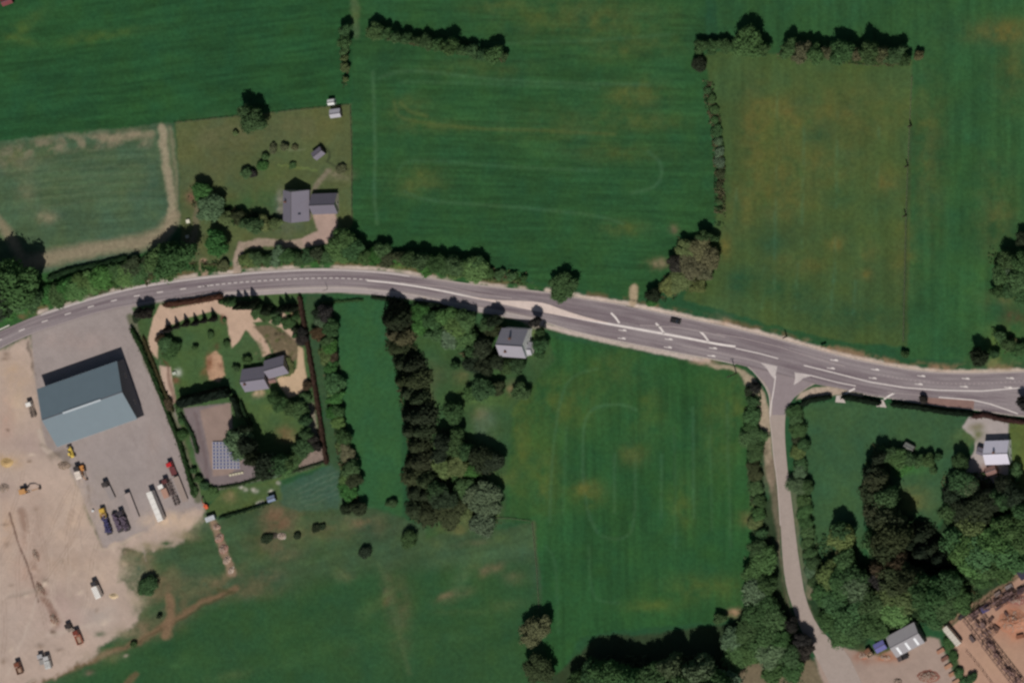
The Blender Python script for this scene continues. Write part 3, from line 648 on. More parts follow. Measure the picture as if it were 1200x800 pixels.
# northern fields
row('broad', 'in the lone tree belt of the north field', 'the west', 'trees in the north field belt',
    [('dark',440,33,8,5),('dark',452,36,8,5),('dark',464,39,8,5.5),('dark',476,42,7,4.5),('dark',488,44,7,4.5),('dark',501,47,8,4.5),('dark',514,49,8,5),('dark',528,49,10,7.5),('dark',541,55,8,5),('dark',554,58,7,4.5),('dark',567,60,7,5),('dark',579,60,9,6.5),('dark',590,63,5,3.5)])
row('broad', 'in the short column above the garden corner', 'the north', 'trees above the garden corner',
    [('dark',405,32,7,5),('mid',405,45,7,5),('dark',404,57,7,4),('olive',404,68,6,3.5),('olive',404,79,5,2.5),('olive',405,93,4,2)])
row('broad', 'in the long hedgerow along the north-east field', 'the west', 'trees of the north-east hedgerow',
    [('dark',821,52,7,4),('dark',835,53,7,3.5),('dark',850,51,8,4),('mid',877,46,13,8),('dark',893,54,9,6),('dark',925,52,11,7),('brown',940,60,9,6),('dark',956,58,11,7),('brown',972,62,8,6),('dark',986,56,11,8),('brown',1003,62,9,6),('dark',1018,56,13,9),('brown',1035,64,9,7),('dark',1048,60,10,7),('dark',1060,66,7,5),('brown',1076,66,6,3)])
row('shrub', 'in the thin hedge below the hedgerow corner', 'the north', 'bushes of the thin field hedge',
    [('black',820,74,9,4.5),('dark',829,105,5,1.6),('dark',834,116,6,2),('mid',838,128,6,2),('mid',838,140,6,2),('mid',840,152,6,2.2),('grey',842,165,6,2),('grey',843,178,6,2),('pale',843,190,6,2),('bark',844,203,6,2),('bark',843,216,5,2),('dark',844,236,4,1.5)])
row('broad', 'in the brown roadside thicket', 'the north', 'trees of the brown thicket',
    [('dark',823,272,8.8,5.8),('dark',838,276,6.4,3.6),('brown',820,290,12.0,5.0),('olive',808,294,11.2,4.3),('brown',833,303,10.4,5.0),('brown',812,312,12.8,5.0),('purple',793,309,8.0,4.5),('brown',827,321,9.6,4.3),('olive',800,327,12.0,3.6),('olive',783,336,9.6,2.9),('olive',818,335,9.6,3.5),('green',764,354,6.4,1.4)])
plant('broad','black',765,342,9,5,'dark tree beside the pale field gate north of the road')
plant('broad','mid',659,333,14,5,'round tree overhanging the north edge of the main road')
plant('broad','mid',296,134,15,8.5,'round dark tree on the north edge of the large garden')
# garden one
row('shrub', 'in the loose north-west lawn group', 'the west', 'bushes on the north-west lawn',
    [('olive',276,156,4,2),('dark',289,201,7,3.5),('purple',296,203,5,2.5),('green',308,194,6,2.5),('dark',311,182,4,2.5),('brown',320,174,5,2),('brown',334,172,5,2.5),('brown',346,173,4,1.5),('dark',343,193,4,1.5),('brown',400,198,6,2)])
row('broad', 'in the shrubbery west of the grey-roofed house', 'the west', 'trees west of the grey-roofed house',
    [('green',236,224,9,5),('green',239,234,9,3),('grey',247,245,12,5.5),('olive',262,255,10,4),('bark',280,255,9,4),('dark',296,259,11,6),('olive',308,262,10,4),('olive',322,262,8,3)])
row('broad', 'in the three big trees left of the driveway', 'the west', 'big trees left of the driveway',
    [('mid',193,303,14,6),('mid',206,296,20,11),('green',254,284,15,7)])
row('broad', 'in the roadside clump of the far west edge', 'the west', 'big trees at the west edge',
    [('black',-14,330,30,20),('mid',8,342,20,12),('mid',16,322,26,18),('green',10,360,14,5),('mid',38,345,16,7)])
row('shrub', 'in the leafy bank between field and road', 'the west', 'bushes on the western road bank',
    along([(58,344),(95,334),(135,322),(178,314)], 12, (10,14), (3,5.5), ('mid','green','light','bark','mid','dark'), 5, 4))
row('broad', 'in the hedge between the driveway and the road', 'the west', 'trees beside the garden driveway',
    [('brown',262,311,7,2),('olive',290,304,7,3),('dark',302,300,8,3.6),('mid',315,303,8,3),('grey',326,300,8,3.6),('dark',338,298,9,4.2),('mid',350,302,8,3),('dark',362,298,8,4),('bark',372,297,8,4.2),('mid',384,299,8,3)])
row('broad', 'in the roadside trees east of the grey-roofed house', 'the west', 'roadside trees east of the grey-roofed house',
    [('mid',402,278,13,7),('mid',412,288,13,6),('light',399,291,12,4.5),('mid',428,296,10,5.5),('green',440,299,9,4),('mid',449,289,9,5),('bark',452,304,9,3.5),('bark',470,301,8,3.5),('dark',480,299,10,5.5),('dark',495,300,11,6.5),('green',500,311,9,4),('dark',512,304,10,5.5),('mid',524,310,9,4.5),('dark',535,307,10,6),('light',533,318,10,4),('light',547,311,10,5),('light',556,316,10,5),('dark',558,305,8,5),('mid',572,318,6,2.5),('mid',586,320,6,2),('mid',600,322,6,2),('mid',614,324,4,1.8)])
# plot two
row('conifer', 'in the six-tree row beside the curved drive', 'the west', 'small cypresses beside the curved drive',
    [('purple',196,386,4.2,6),('purple',206,383,4.2,6),('purple',217,380,4.2,6),('purple',228,379,4.2,6),('purple',238,376,4.2,6),('purple',249,374,4.8,6.5)])
row('shrub', 'in the group below the small cypress row', 'the west', 'bushes below the small cypress row',
    [('rust',188,397,7,3.5),('dark',195,402,9,4.5),('dark',199,412,9,4),('dark',206,404,9,4),('dark',229,406,4,2.5),('dark',247,392,5,1.8),('dark',266,401,5,2),('mid',290,420,6,3),('dark',277,430,4,2.5),('dark',263,374,3,1.5)])
row('conifer', 'in the conifer screen behind the footway', 'the west', 'conifers behind the footway',
    [('dark',259,353,5,3),('dark',266,354,6,4),('dark',272,354,6,4),('black',280,359,6,9),('black',288,359,5.5,9),('black',296,358,6.5,10),('dark',304,361,6,5.5),('black',312,364,6.5,8),('dark',321,367,6,5),('black',329,363,6,7.5),('black',336,362,6,9),('black',343,362,6,7),('dark',346,370,7,5)])
row('shrub', 'in the shade planting under the conifer screen', 'the west', 'low bushes under the conifer screen',
    [('dark',300,366,7,2.5),('dark',312,370,8,2.5),('dark',325,374,8,2.5),('mid',338,378,7,2.5),('dark',346,392,4,2.5),('black',346,384,4,3.5)])
row('broad', 'in the dark pair by the western yard corner', 'the west', 'dark trees by the yard corner',
    [('purple',163,366,6,5.5),('purple',172,366,8,6.5)])
plant('shrub','black',160,371,7,2.5,'low black bush at the foot of the dark yard-corner trees')
row('broad', 'in the tall black group beside the solar panels', 'the north', 'tall trees beside the solar panels',
    [('black',285,500,8,7),('black',291,514,11,10),('grey',280,520,13,8),('black',300,530,13,13),('black',313,538,12,13),('dark',326,538,11,9),('dark',338,535,10,7),('dark',347,536,9,5)])
row('broad', 'in the garden belt south of the bungalow', 'the west', 'trees south of the bungalow',
    [('dark',322,462,7,5.5),('dark',331,470,9,5.5),('dark',341,475,9,5),('dark',352,476,9,5),('dark',359,488,8,6),('dark',360,503,8,6),('dark',357,520,9,5.5),('purple',366,515,6,4),('purple',371,522,6,4)])
row('broad', 'in the pale pair beside the grey court', 'the west', 'pale trees beside the grey court',
    [('pale',321,546,11,4),('light',336,548,10,4)])
row('shrub', 'round the edge of the grey parking court', 'the north', 'bushes round the parking court',
    [('dark',210,478,5,2.5),('mid',213,492,6,2.5),('mid',214,508,6,2.5),('dark',227,550,5,2.5),('dark',232,560,5,3),('dark',240,568,5,3),('mid',228,575,5,2),('mid',250,574,5,2)])
row('shrub', 'in the planting east of the bungalow drive', 'the north', 'bushes east of the bungalow drive',
    [('purple',354,388,6,4.5),('purple',355,397,6,4),('rust',360,452,5,2.5),('dark',357,466,7,3),('mid',318,424,7,1.5),('olive',336,430,8,1.5)])
plant('shrub','rust',197,473,6,2.5,'dark red bush at the lower tip of the western drive')
row('broad', 'in the mixed row beside the copper hedge', 'the north', 'mixed hedge row trees',
    [('black',374,363,8,5),('purple',381,366,8,5.5),('grey',380,377,8,3.5),('dark',388,380,7,4.5),('rust',375,389,8,3),('mid',385,396,9,4),('green',386,407,9,4),('olive',383,418,9,3.5),('rust',390,420,8,3),('green',387,430,9,3.5),('mid',393,446,9,4.5),('light',391,456,8,3.5),('green',394,466,8,4),('mid',398,478,8,4),('green',391,484,7,3),('light',396,494,8,3),('dark',405,509,8,4.5),('olive',400,522,7,2),('brown',408,532,9,3),('mid',411,545,9,5),('light',407,557,10,3.5),('bark',415,562,8,4),('green',408,573,9,3.5),('black',405,592,7,4.5),('black',420,592,8,4.5)])
# tall conifer row
row('conifer', 'in the tall dark row beside the strip meadow', 'the north', 'tall conifers beside the strip meadow',
    [('black',462,372,15,15),('black',468,372,13,14),('brown',463,390,13,8),('brown',472,396,13,8),('bark',468,408,14,6),('black',472,424,13,9),('black',482,427,13,10),('bark',473,444,14,10),('bark',485,444,13,10),('bark',480,458,15,10),('bark',490,466,13,10),('black',483,484,15,12),('black',493,486,14,12),('bark',482,503,14,10),('bark',494,503,14,10),('bark',489,520,15,10),('black',482,540,12,8),('bark',493,540,13,9),('bark',487,557,14,9),('bark',499,562,13,9),('bark',488,575,14,9),('bark',500,578,13,9),('bark',488,596,13,7),('bark',501,600,12,7)])
row('broad', 'in the copse between conifer row and white house', 'the west', 'copse trees west of the white house',
    [('green',492,366,10,4),('green',495,382,10,4),('mid',507,372,11,5),('mid',514,388,12,5),('light',524,372,12,5.5),('grey',528,392,12,5),('light',536,380,12,6),('mid',545,372,12,6),('mid',546,392,12,5),('dark',556,406,10,6),('black',566,400,11,8),('dark',572,376,9,6.5),('black',580,371,8,7),('bark',578,385,8,4.5),('black',556,421,11,6),('black',568,424,12,7),('black',581,420,10,6),('dark',594,426,9,4.5),('dark',607,426,9,4.5)])
row('broad', 'in the scattered trees below the white house', 'the west', 'trees below the white house',
    [('mid',533,427,5,3),('dark',531,478,12,6.5),('mid',553,458,9,3.5),('dark',567,452,12,6),('bark',583,455,9,4),('dark',611,456,10,4.5)])
row('broad', 'in the planting east of the white house', 'the north', 'trees just east of the white house',
    [('purple',628,376,7,6.5),('dark',633,384,6,5),('mid',634,402,7,4),('mid',631,414,6,3)])
row('broad', 'in the orchard group east of the conifer row', 'the north', 'orchard trees east of the conifer row',
    [('dark',537,502,8,6),('black',518,512,10,8),('black',516,526,10,8),('dark',533,518,10,6),('dark',546,524,11,6.5),('black',563,530,13,8),('black',575,536,13,7),('olive',520,548,14,4),('olive',536,546,12,4),('green',552,551,9,3),('black',521,578,14,7),('dark',512,570,11,7),('dark',545,570,9,4),('pale',556,578,13,5.5),('pale',569,583,13,6),('grey',582,576,9,5),('pale',566,614,13,5.5),('bark',530,602,14,4),('olive',546,604,11,3)])
row('shrub', 'in the lone bushes of the southern paddock', 'the west', 'lone bushes of the southern paddock',
    [('dark',157,753,4,2),('black',187,721,3,2),('mid',174,685,11,4.5),('black',312,630,6,2),('black',348,627,5,2),('black',370,618,4,1.8),('black',378,616,4,1.5),('black',428,646,7,3),('dark',459,588,6,3),('dark',480,630,10,4.5)])
row('broad', 'in the brown pair on the south field boundary', 'the north', 'brown trees on the field boundary',
    [('brown',628,736,15,7),('bark',632,784,15,7)])
# lane
row('shrub', 'in the western hedge of the side lane', 'the north', 'bushes of the western lane hedge',
    [('purple',885,454,6,4),('black',877,457,5,3.5),('dark',881,468,6,3.5),('mid',881,478,7,3),('dark',880,487,9,4),('mid',880,499,9,3.5),('mid',883,510,10,4),('dark',886,522,9,4.5),('mid',883,534,9,3.5),('bark',882,546,10,4),('bark',886,557,9,3.5),('mid',886,570,10,3.5),('dark',891,585,8,4),('mid',889,600,9,4),('olive',885,612,8,3),('dark',893,624,8,4)])
row('shrub', 'in the eastern hedge of the side lane', 'the north', 'bushes of the eastern lane hedge',
    [('dark',930,482,8,3),('mid',933,491,8,3.5),('mid',935,502,9,4),('bark',934,514,8,3),('dark',943,519,8,4.5),('olive',935,530,9,3),('mid',938,542,9,3.5),('grey',938,554,10,3.5),('grey',936,568,12,5),('dark',947,568,8,4.5),('mid',941,586,9,3),('mid',943,598,9,3.5),('mid',944,610,9,3.5),('mid',946,622,9,3.5),('mid',946,634,9,3.5),('mid',950,646,9,3.5),('dark',954,657,9,4),('grey',949,670,9,3),('dark',957,680,8,3.5)])
row('broad', 'in the wood west of the lane', 'the north', 'wood on the west side of the lane',
    [('dark',888,640,12,5.5),('mid',896,652,12,6),('mid',886,664,14,6),('mid',897,678,13,7),('grey',884,690,14,7),('dark',900,702,14,7),('mid',886,716,15,7),('mid',905,722,13,7),('mid',878,737,16,6),('mid',897,742,17,7),('mid',915,745,14,7),('mid',882,760,16,6),('grey',903,765,17,7),('dark',925,763,13,6),('mid',930,782,12,5),('mid',905,786,12,5),('purple',928,731,9,6),('purple',941,750,9,6),('purple',944,762,9,6)])
row('broad', 'in the big bottom-edge wood beneath the south field', 'the west', 'wood at the foot of the south field',
    [('dark',676,792,10,8),('mid',694,780,15,14),('mid',704,802,16,12),('mid',716,778,16,17),('mid',730,794,17,14),('mid',744,784,15,17),('mid',756,800,17,12),('dark',768,784,14,12),('mid',778,799,16,12),('grey',790,780,15,17),('mid',803,790,18,18),('mid',814,802,18,14),('grey',820,784,17,20),('mid',837,790,17,20),('grey',850,800,14,14),('grey',860,748,14,5),('dark',843,722,6,3.5),('mid',863,764,13,5)])
# eastern side
row('broad', 'in the scrub clump on the east frame edge', 'the north', 'trees of the eastern scrub clump',
    [('black',1199,276,7,5),('dark',1184,300,10,7),('dark',1200,304,12,8),('dark',1174,318,10,6),('grey',1180,316,10,5),('dark',1196,320,14,8),('dark',1170,338,9,5),('dark',1182,336,8,5),('mid',1206,340,14,6),('dark',1172,392,7,3.5),('dark',1182,400,7,4),('dark',1196,408,7,3.5),('dark',1166,412,6,3)])
row('conifer', 'in the black conifers right of the paddock belt', 'the west', 'black conifers of the paddock', [('black',1066,636,13,10),('black',1078,626,12,9),('black',1080,646,14,11),('black',1094,640,13,9),('black',1100,654,12,9)])
plant('broad','black',1147,412,10,8,'tall dark tree beside the north edge of the eastern road')
plant('shrub','dark',1060,413,5,3,'small round bush in the field above the eastern road')
plant('shrub','purple',1082,468,5,3.5,'dark purple bush at the west end of the red bay')
plant('broad','purple',1200,472,8,6,'purple tree on the right frame edge by the road')
row('broad', 'in the tall shadowy belt of the east paddock', 'the north', 'tall trees of the paddock belt',
    [('black',1030,530,9,9),('black',1022,547,10,10),('bark',1026,560,14,13),('bark',1024,578,15,13),('dark',1036,574,13,12),('bark',1028,596,16,15),('bark',1038,606,15,17),('dark',1030,622,15,15),('bark',1044,626,17,20),('bark',1040,642,17,20),('rust',1052,655,15,18),('purple',1038,670,13,10)])
row('broad', 'in the low trees right of the paddock belt', 'the west', 'low trees in the east paddock',
    [('dark',1040,528,9,5),('dark',1052,534,9,4.5),('dark',1066,535,8,4),('dark',1078,537,8,4),('dark',1088,536,7,4),('dark',1100,533,5,2.5),('dark',1093,549,5,2),('green',1058,548,10,2)])
row('broad', 'in the shelter belt behind the eastern pale-roofed house', 'the west', 'shelter belt behind the eastern house',
    [('dark',1113,590,12,10),('purple',1112,578,9,6),('dark',1126,560,12,9),('black',1120,572,12,9),('grey',1136,572,12,8),('black',1128,590,14,11),('black',1145,588,14,11),('black',1160,580,13,10),('dark',1174,576,13,10),('black',1178,560,11,9),('black',1188,575,13,10),('dark',1198,590,14,10),('dark',1190,550,7,4),('dark',1125,537,9,6)])
row('broad', 'in the northern tier of the south-east wood', 'the west', 'northern tier of the south-east wood',
    [('dark',984,616,12,8),('olive',986,630,14,7),('dark',990,650,13,8),('mid',1120,622,19,12),('olive',1140,615,19,13),('light',1128,640,20,12),('mid',1150,635,21,13),('light',1170,628,19,12),('mid',1185,612,17,11),('mid',1180,640,19,11),('mid',1198,628,18,10)])
row('broad', 'in the middle tier of the south-east wood', 'the west', 'middle tier of the south-east wood',
    [('olive',972,672,13,6),('mid',985,674,15,8),('mid',1000,668,15,9),('grey',1003,688,16,9),('rust',1035,662,14,16),('bark',1050,672,15,18),('bark',1064,676,16,20),('mid',1080,676,17,20),('mid',1096,680,17,19),('mid',1112,674,16,14),('light',1138,660,18,10),('mid',1155,656,17,9),('mid',1175,660,15,8),('mid',1150,676,13,6)])
row('broad', 'in the southern tier above the small barns', 'the west', 'southern tier of the south-east wood',
    [('mid',968,692,12,5),('mid',978,704,14,6),('mid',972,722,13,6),('mid',990,718,15,8),('mid',988,738,14,6),('mid',1006,708,15,8),('mid',1008,730,15,7),('dark',1024,700,15,9),('mid',1022,722,15,8),('olive',1044,696,16,9),('light',1050,712,16,8),('olive',1062,700,16,9),('mid',1078,694,16,9),('mid',1090,708,15,8),('dark',1104,698,15,8),('mid',1112,712,13,6),('mid',1124,698,14,6),('dark',1098,724,11,5),('mid',1028,738,11,4)])
row('shrub', 'in the strip between the two yards', 'the north', 'bushes between the two yards',
    [('mid',1113,752,6,2),('mid',1118,768,6,2),('dark',1124,786,6,2.5),('dark',1138,793,7,3),('mid',1130,800,6,2)])
# loose undergrowth between the counted plants: nobody could count it
def scatter(name, lines, rgbs, label, seed, dens=1.0):
    rnd = random.Random(seed); bm = nb(); cl = bm.loops.layers.float_color.new('Col')
    for pl, wd, hh in lines:
        L_ = sum(math.dist(a, b) for a, b in zip(pl[:-1], pl[1:]))
        P = resample(pl, max(3, int(L_))); n = int(L_*wd*.95*dens); g = np.random.RandomState(seed*7+int(pl[0][0]))
        Q = P[g.randint(0, len(P), n)]+np.clip(g.randn(n, 2)*.30, -.52, .52)*wd
        CN = vnoise(Q[:,0]/6, Q[:,1]/6, seed); TN = vnoise(Q[:,0]/9, Q[:,1]/9, seed+1)
        for (x, y), clump, tn in zip(Q, CN, TN):
            if clump < .33: continue
            z = hh*rnd.random()*(clump-.2)*1.5
            n_ = Vector((rnd.gauss(0,.6), rnd.gauss(0,.6), 1)).normalized(); t = n_.orthogonal().normalized(); t = Matrix.Rotation(rnd.uniform(0,6.28), 3, n_) @ t; u = n_.cross(t); c0 = W(x, y, max(.05, z)); q_ = rnd.uniform(.25,.6)
            fc = bm.faces.new([bm.verts.new(p) for p in (c0+t*q_, c0+u*q_*.7, c0-t*q_, c0-u*q_*.7)])
            c = lin(rgbs[int(tn*.999*len(rgbs))]); f = rnd.uniform(.8,1.35)
            for l in fc.loops: l[cl] = (c[0]*f, c[1]*f, c[2]*f, 1)
    o = obj(name, bm, attr_mat('leafy_undergrowth', amp=.3, scale=.8)); tag(o, label, 'undergrowth', kind='stuff')
GR = [(40,62,36),(56,84,44),(74,92,52),(84,80,56),(50,70,42)]
scatter('undergrowth', [([(0,352),(58,345),(95,338),(135,327),(180,320)],22,2.0),([(225,312),(262,312)],12,1.5),([(285,305),(340,304),(400,300),(470,306),(530,316),(612,326)],14,1.8)], GR, 'tangled low scrub on the bank north of the main road', 71)
scatter('undergrowth', [([(830,100),(840,150),(844,200),(844,260)],12,1.6),([(802,288),(814,308),(800,328),(776,342)],22,1.5),([(915,62),(980,66),(1060,72)],14,1.2),([(822,54),(890,52)],10,1.0),([(436,38),(520,56),(590,68)],9,1.2),([(404,30),(405,98)],8,1.2)], [(46,66,38),(76,76,52),(84,82,58),(58,76,44)], 'rough scrub under the hedgerows of the northern fields', 72)
scatter('undergrowth', [([(376,360),(386,400),(390,450),(398,500),(408,560),(414,596)],14,1.6),([(466,360),(474,430),(486,500),(494,610)],20,1.8),([(500,370),(540,385),(560,420)],30,1.6),([(515,510),(545,530),(580,545)],20,1.6),([(520,555),(560,560)],22,1.2),([(520,600),(575,600)],24,1.4),([(230,230),(260,250),(320,262)],18,1.6)], GR+[(70,62,44)], 'mixed scrub beneath the rows between bungalow and white house', 73)
scatter('undergrowth', [([(884,460),(882,500),(885,550),(890,610),(893,640)],16,1.6),([(934,480),(938,540),(944,600),(950,660),(958,690)],14,1.4),([(890,650),(895,700),(905,750),(925,785)],34,2.5),([(690,785),(760,785),(850,785)],34,2.5),([(870,735),(870,780)],22,2.0)], [(46,66,40),(60,78,50),(78,90,62),(52,72,42)], 'undergrowth along the side lane and its woods', 74)
scatter('undergrowth', [([(1030,530),(1028,600),(1040,660)],26,2.5),([(980,640),(985,720),(1040,715),(1110,700),(1160,660),(1190,620)],44,3.0),([(1120,570),(1190,575)],34,3.0),([(1172,300),(1185,340)],24,2),([(1172,392),(1195,410)],18,1.5)], [(44,64,38),(56,78,44),(70,86,54),(80,80,52)], 'undergrowth of the south-east wood and paddock belts', 75)
# hedges ---------------------------------------------------------------
def hedge(pl, wd, h, rgb, label, name='hedge', z0=0.0):
    rnd = random.Random(int(pl[0][0]*7+pl[0][1])); n = max(4, int(sum(math.dist(a, b) for a, b in zip(pl[:-1], pl[1:]))*K/1.2))
    P = resample(pl, n); pts = [tuple(p) for p in P]; bm = nb(); rows_ = []
    cen = W(*pts[0])
    for i in range(n):
        a = pts[max(0,i-1)]; b = pts[min(n-1,i+1)]; t = Vector((b[0]-a[0], -(b[1]-a[1]), 0)).normalized(); s = Vector((-t.y, t.x, 0)); c = W(*pts[i])-cen
        e = .55 if i in (0, n-1) else 1; prof = ((-.5,0),(-.55,.35),(-.5,.75),(-.3,.97),(0,1.03),(.3,.97),(.5,.75),(.55,.35),(.5,0))
        rows_.append([bm.verts.new(c+s*(u*wd*e*rnd.uniform(.82,1.2))+t*rnd.uniform(-.2,.2)+Vector((0,0,v*h*(.8+.2*e)*rnd.uniform(.88,1.1)))) for u, v in prof])
    for i in range(n-1):
        for j in range(8): bm.faces.new((rows_[i][j], rows_[i][j+1], rows_[i+1][j+1], rows_[i+1][j]))
    bm.faces.new(rows_[0][::-1]); bm.faces.new(rows_[-1])
    for _ in range(n*14):
        i = rnd.randrange(n); v = rows_[i][rnd.randrange(9)]; p = v.co+Vector((rnd.uniform(-.6,.6), rnd.uniform(-.6,.6), rnd.uniform(-.1,.15)))
        p.z = max(.1, p.z); card(bm, p, Vector((rnd.gauss(0,.5), rnd.gauss(0,.5), 1)), rnd.uniform(.15,.34), rnd)
    bmesh.ops.recalc_face_normals(bm, faces=bm.faces)
    o = obj(name, bm, foliage('foliage')); o.location = cen+Vector((0,0,-.03)); o.color = (*lin(rgb), 1)
    return tag(o, label, 'hedge', 'hedges')
hedge([(193,357),(225,353),(262,346.5)], 2.2, 2.2, (70,46,36), 'straight dark brown hedge along the footway west of the conifers')
hedge([(352,346),(360,395),(368,440),(376,490),(384,543)], 1.5, 2.2, (62,46,38), 'long copper-brown hedge down the east side of the bungalow plot')
hedge([(155,384),(166,404),(178,432),(189,460),(200,488),(213,522),(229,578)], 1.6, 2.4, (40,60,32), 'long green hedge between concrete yard and bungalow plot')
hedge([(168,394),(180,424),(192,455),(204,482)], 1.0, 1.4, (66,62,40), 'short thin inner hedge west of the lower drive')
hedge([(213,470),(232,466),(252,461),(271,457)], 4.0, 7.0, (20,30,22), 'tall black clipped hedge block north of the parking court')
hedge([(274,462),(280,474),(284,488)], 2.0, 4.5, (24,36,24), 'short tall hedge turning south from the black hedge block')
hedge([(283,470),(289,486),(296,500)], 1.2, 2.0, (34,52,30), 'low curved hedge inside the bungalow lawn')
hedge([(209,480),(217,492),(226,508),(233,530)], 1.2, 1.6, (38,58,34), 'wavy hedge along the west edge of the parking court')
hedge([(257,571),(282,567),(305,560)], .9, 1.0, (46,60,36), 'low hedge along the south edge of the parking court')
hedge([(258,606),(280,600),(300,594),(318,588)], .9, 1.5, (30,46,28), 'thin dark hedge below the blue-roofed shed')
hedge([(940,474),(950,468.5),(962,466.5),(975,464.5)], 2.0, 2.7, (20,32,20), 'short roadside hedge nearest the side lane mouth')
hedge([(988,464),(1005,467),(1022,470),(1033,472)], 2.0, 2.7, (20,32,20), 'middle roadside hedge between the two field accesses')
hedge([(1046,473),(1075,476),(1110,482),(1142,485)], 2.0, 2.7, (20,32,20), 'longest roadside hedge below the red bay')
hedge([(1140,488),(1155,485.5),(1175,491),(1200,494),(1240,493)], 1.8, 2.0, (62,42,38), 'dark purple-brown hedge in front of the eastern house')
hedge([(375,355),(400,353),(425,351)], .9, .9, (48,72,40), 'low hedge at the road end of the strip meadow')
hedge([(486,357),(500,356),(515,358),(530,363)], 2.0, 2.2, (30,44,28), 'roadside hedge in front of the copse')
hedge([(436,348),(452,350),(468,352)], 1.2, 1.6, (32,46,28), 'short dark roadside hedge beside the tall conifers')
hedge([(308,562),(330,556),(355,549),(383,540)], .8, 1.0, (52,62,44), 'low hedge running east to the foot of the copper hedge')
hedge([(57,326),(80,317),(100,313),(125,308),(150,301)], 2.0, 2.0, (30,50,28), 'dark field hedge along the foot of the stubble field')
# ------------------------------------------------------------ buildings
WHITE = mat('white_render', (240,239,235), amp=.12); SLATE = mat('grey_slate', (132,127,138), rough=.6, scale=2.2, amp=.08, kind='tiles')
DSL = mat('dark_slate', (116,111,122), rough=.6, scale=2.2, amp=.12, kind='tiles'); LSL = mat('light_roof', (178,176,182), rough=.5, scale=2.2, amp=.10, kind='tiles')
BRICK = mat('brick_wall', (150,112,92), scale=3, amp=.2, kind='tiles'); CLAD = mat('blue_cladding', (108,124,132), rough=.38, scale=1.1, amp=.07, kind='ribs', spec=.6)
WCLAD = mat('wall_cladding', (88,94,104), rough=.5, scale=3, amp=.1, kind='ribs'); TRIM = mat('white_trim', (220,220,216), amp=.05)
GREYM = mat('grey_sheet', (150,147,150), rough=.5, scale=2.4, amp=.12, kind='ribs'); RLIGHT = mat('translucent_sheet', (232,234,236), rough=.4, amp=.05)
def gable(name, label, img, L_, D, deg, eh, rise, wall, roof, over=.35, wins=(), chim=(), doors=(), sky_=(), cat='house', hip=0.0, base_px=None, group=None):
    """img: photo pixel of the middle of the eaves rectangle; L_: length along the ridge, D: depth, in metres; ridge along local x"""
    b = base_px or base(img[0], img[1], eh); t = thing(name, label, cat, W(b[0], b[1], 0), math.radians(deg), group)
    bm = nb(); x, y = L_/2, D/2; v = [bm.verts.new(p) for p in ((-x,-y,-.1),(x,-y,-.1),(x,y,-.1),(-x,y,-.1),(-x,-y,eh),(x,-y,eh),(x,y,eh),(-x,y,eh),(-x+hip,0,eh+rise-.06),(x-hip,0,eh+rise-.06))]
    for f in ((0,1,5,4),(2,3,7,6),(1,2,6,9,5),(3,0,4,8,7)): bm.faces.new([v[i] for i in f])
    wl = obj('wall', bm, wall, t)
    ox, oy = x+over, y+over; k = rise/y; ez = eh-k*over; th = .16
    bm = nb(); T = [(-ox,-oy,ez+th),(ox,-oy,ez+th),(ox,oy,ez+th),(-ox,oy,ez+th),(-ox+hip,0,eh+rise+th),(ox-hip,0,eh+rise+th)]
    a = [bm.verts.new(p) for p in T]; c = [bm.verts.new((p[0],p[1],p[2]-th)) for p in T]
    for f in ((0,1,5,4),(2,3,4,5)): bm.faces.new([a[i] for i in f]); bm.faces.new([c[i] for i in f[::-1]])
    if hip:
        for f in ((1,2,5),(3,0,4)): bm.faces.new([a[i] for i in f])
    for i, j in ((0,1),(2,3)): bm.faces.new((a[j], a[i], c[i], c[j]))
    if not hip:
        for i, j in ((1,5),(5,2),(3,4),(4,0)): bm.faces.new((a[j], a[i], c[i], c[j]))
    rf = obj('roof', bm, roof, t)
    bm = nb(); bx(bm, 0, 0, eh+rise+th-.03, 2*ox-2*hip, .28, .09); obj('ridge', bm, mat('ridge_tile', (92,88,92)), rf)
    for cx, cy in chim:
        zz = eh+rise*(1-abs(cy)/y); bm = nb(); bx(bm, cx, cy, zz-.8, .75, .95, 2.1); ch = obj('chimney', bm, mat('chimney_brick', (110,84,72), scale=4, amp=.2), rf)
        bm = nb(); [cyl(bm, (cx,cy+q,zz+1.28), (cx,cy+q,zz+1.75), .13, .11, 10) for q in (-.2,.2)]; obj('chimney_pot', bm, mat('terracotta', (160,100,76)), rf)
    for cx, cy, sx, sy in sky_:
        sgn = 1 if cy > 0 else -1; bm = nb(); bx(bm, 0, 0, .02, sx, sy, .08); an = -sgn*math.atan(k)
        for vv in bm.verts: vv.co = Matrix.Rotation(an, 3, 'X') @ vv.co+Vector((cx, cy, eh+rise-abs(cy)*k+th))
        obj('roof_light', bm, RLIGHT if sx > .9 and sy > 2 else glass(), rf)
    for side, u, z, sw, sh in wins:
        wpart(t, x, y, side, u, z, sw, sh, 'window')
    for side, u, sw, sh in doors:
        wpart(t, x, y, side, u, .05, sw, sh, 'door')
    return t
def wpart(t, x, y, side, u, z, sw, sh, kind):
    fr = nb(); pn = nb()
    if side in 'NS':
        s = 1 if side == 'N' else -1; bx(fr, u, s*(y+.02), z, sw, .09, sh); bx(pn, u, s*(y+.045), z+.08, sw-.16, .09, sh-.16)
    else:
        s = 1 if side == 'E' else -1; bx(fr, s*(x+.02), u, z, .09, sw, sh); bx(pn, s*(x+.045), u, z+.08, .09, sw-.16, sh-.16)
    w_ = obj(kind, fr, TRIM if kind == 'window' else mat('door_paint', (90,96,92)), t)
    obj('pane' if kind == 'window' else 'door_panel', pn, glass() if kind == 'window' else mat('door_leaf', (120,118,112)), w_)
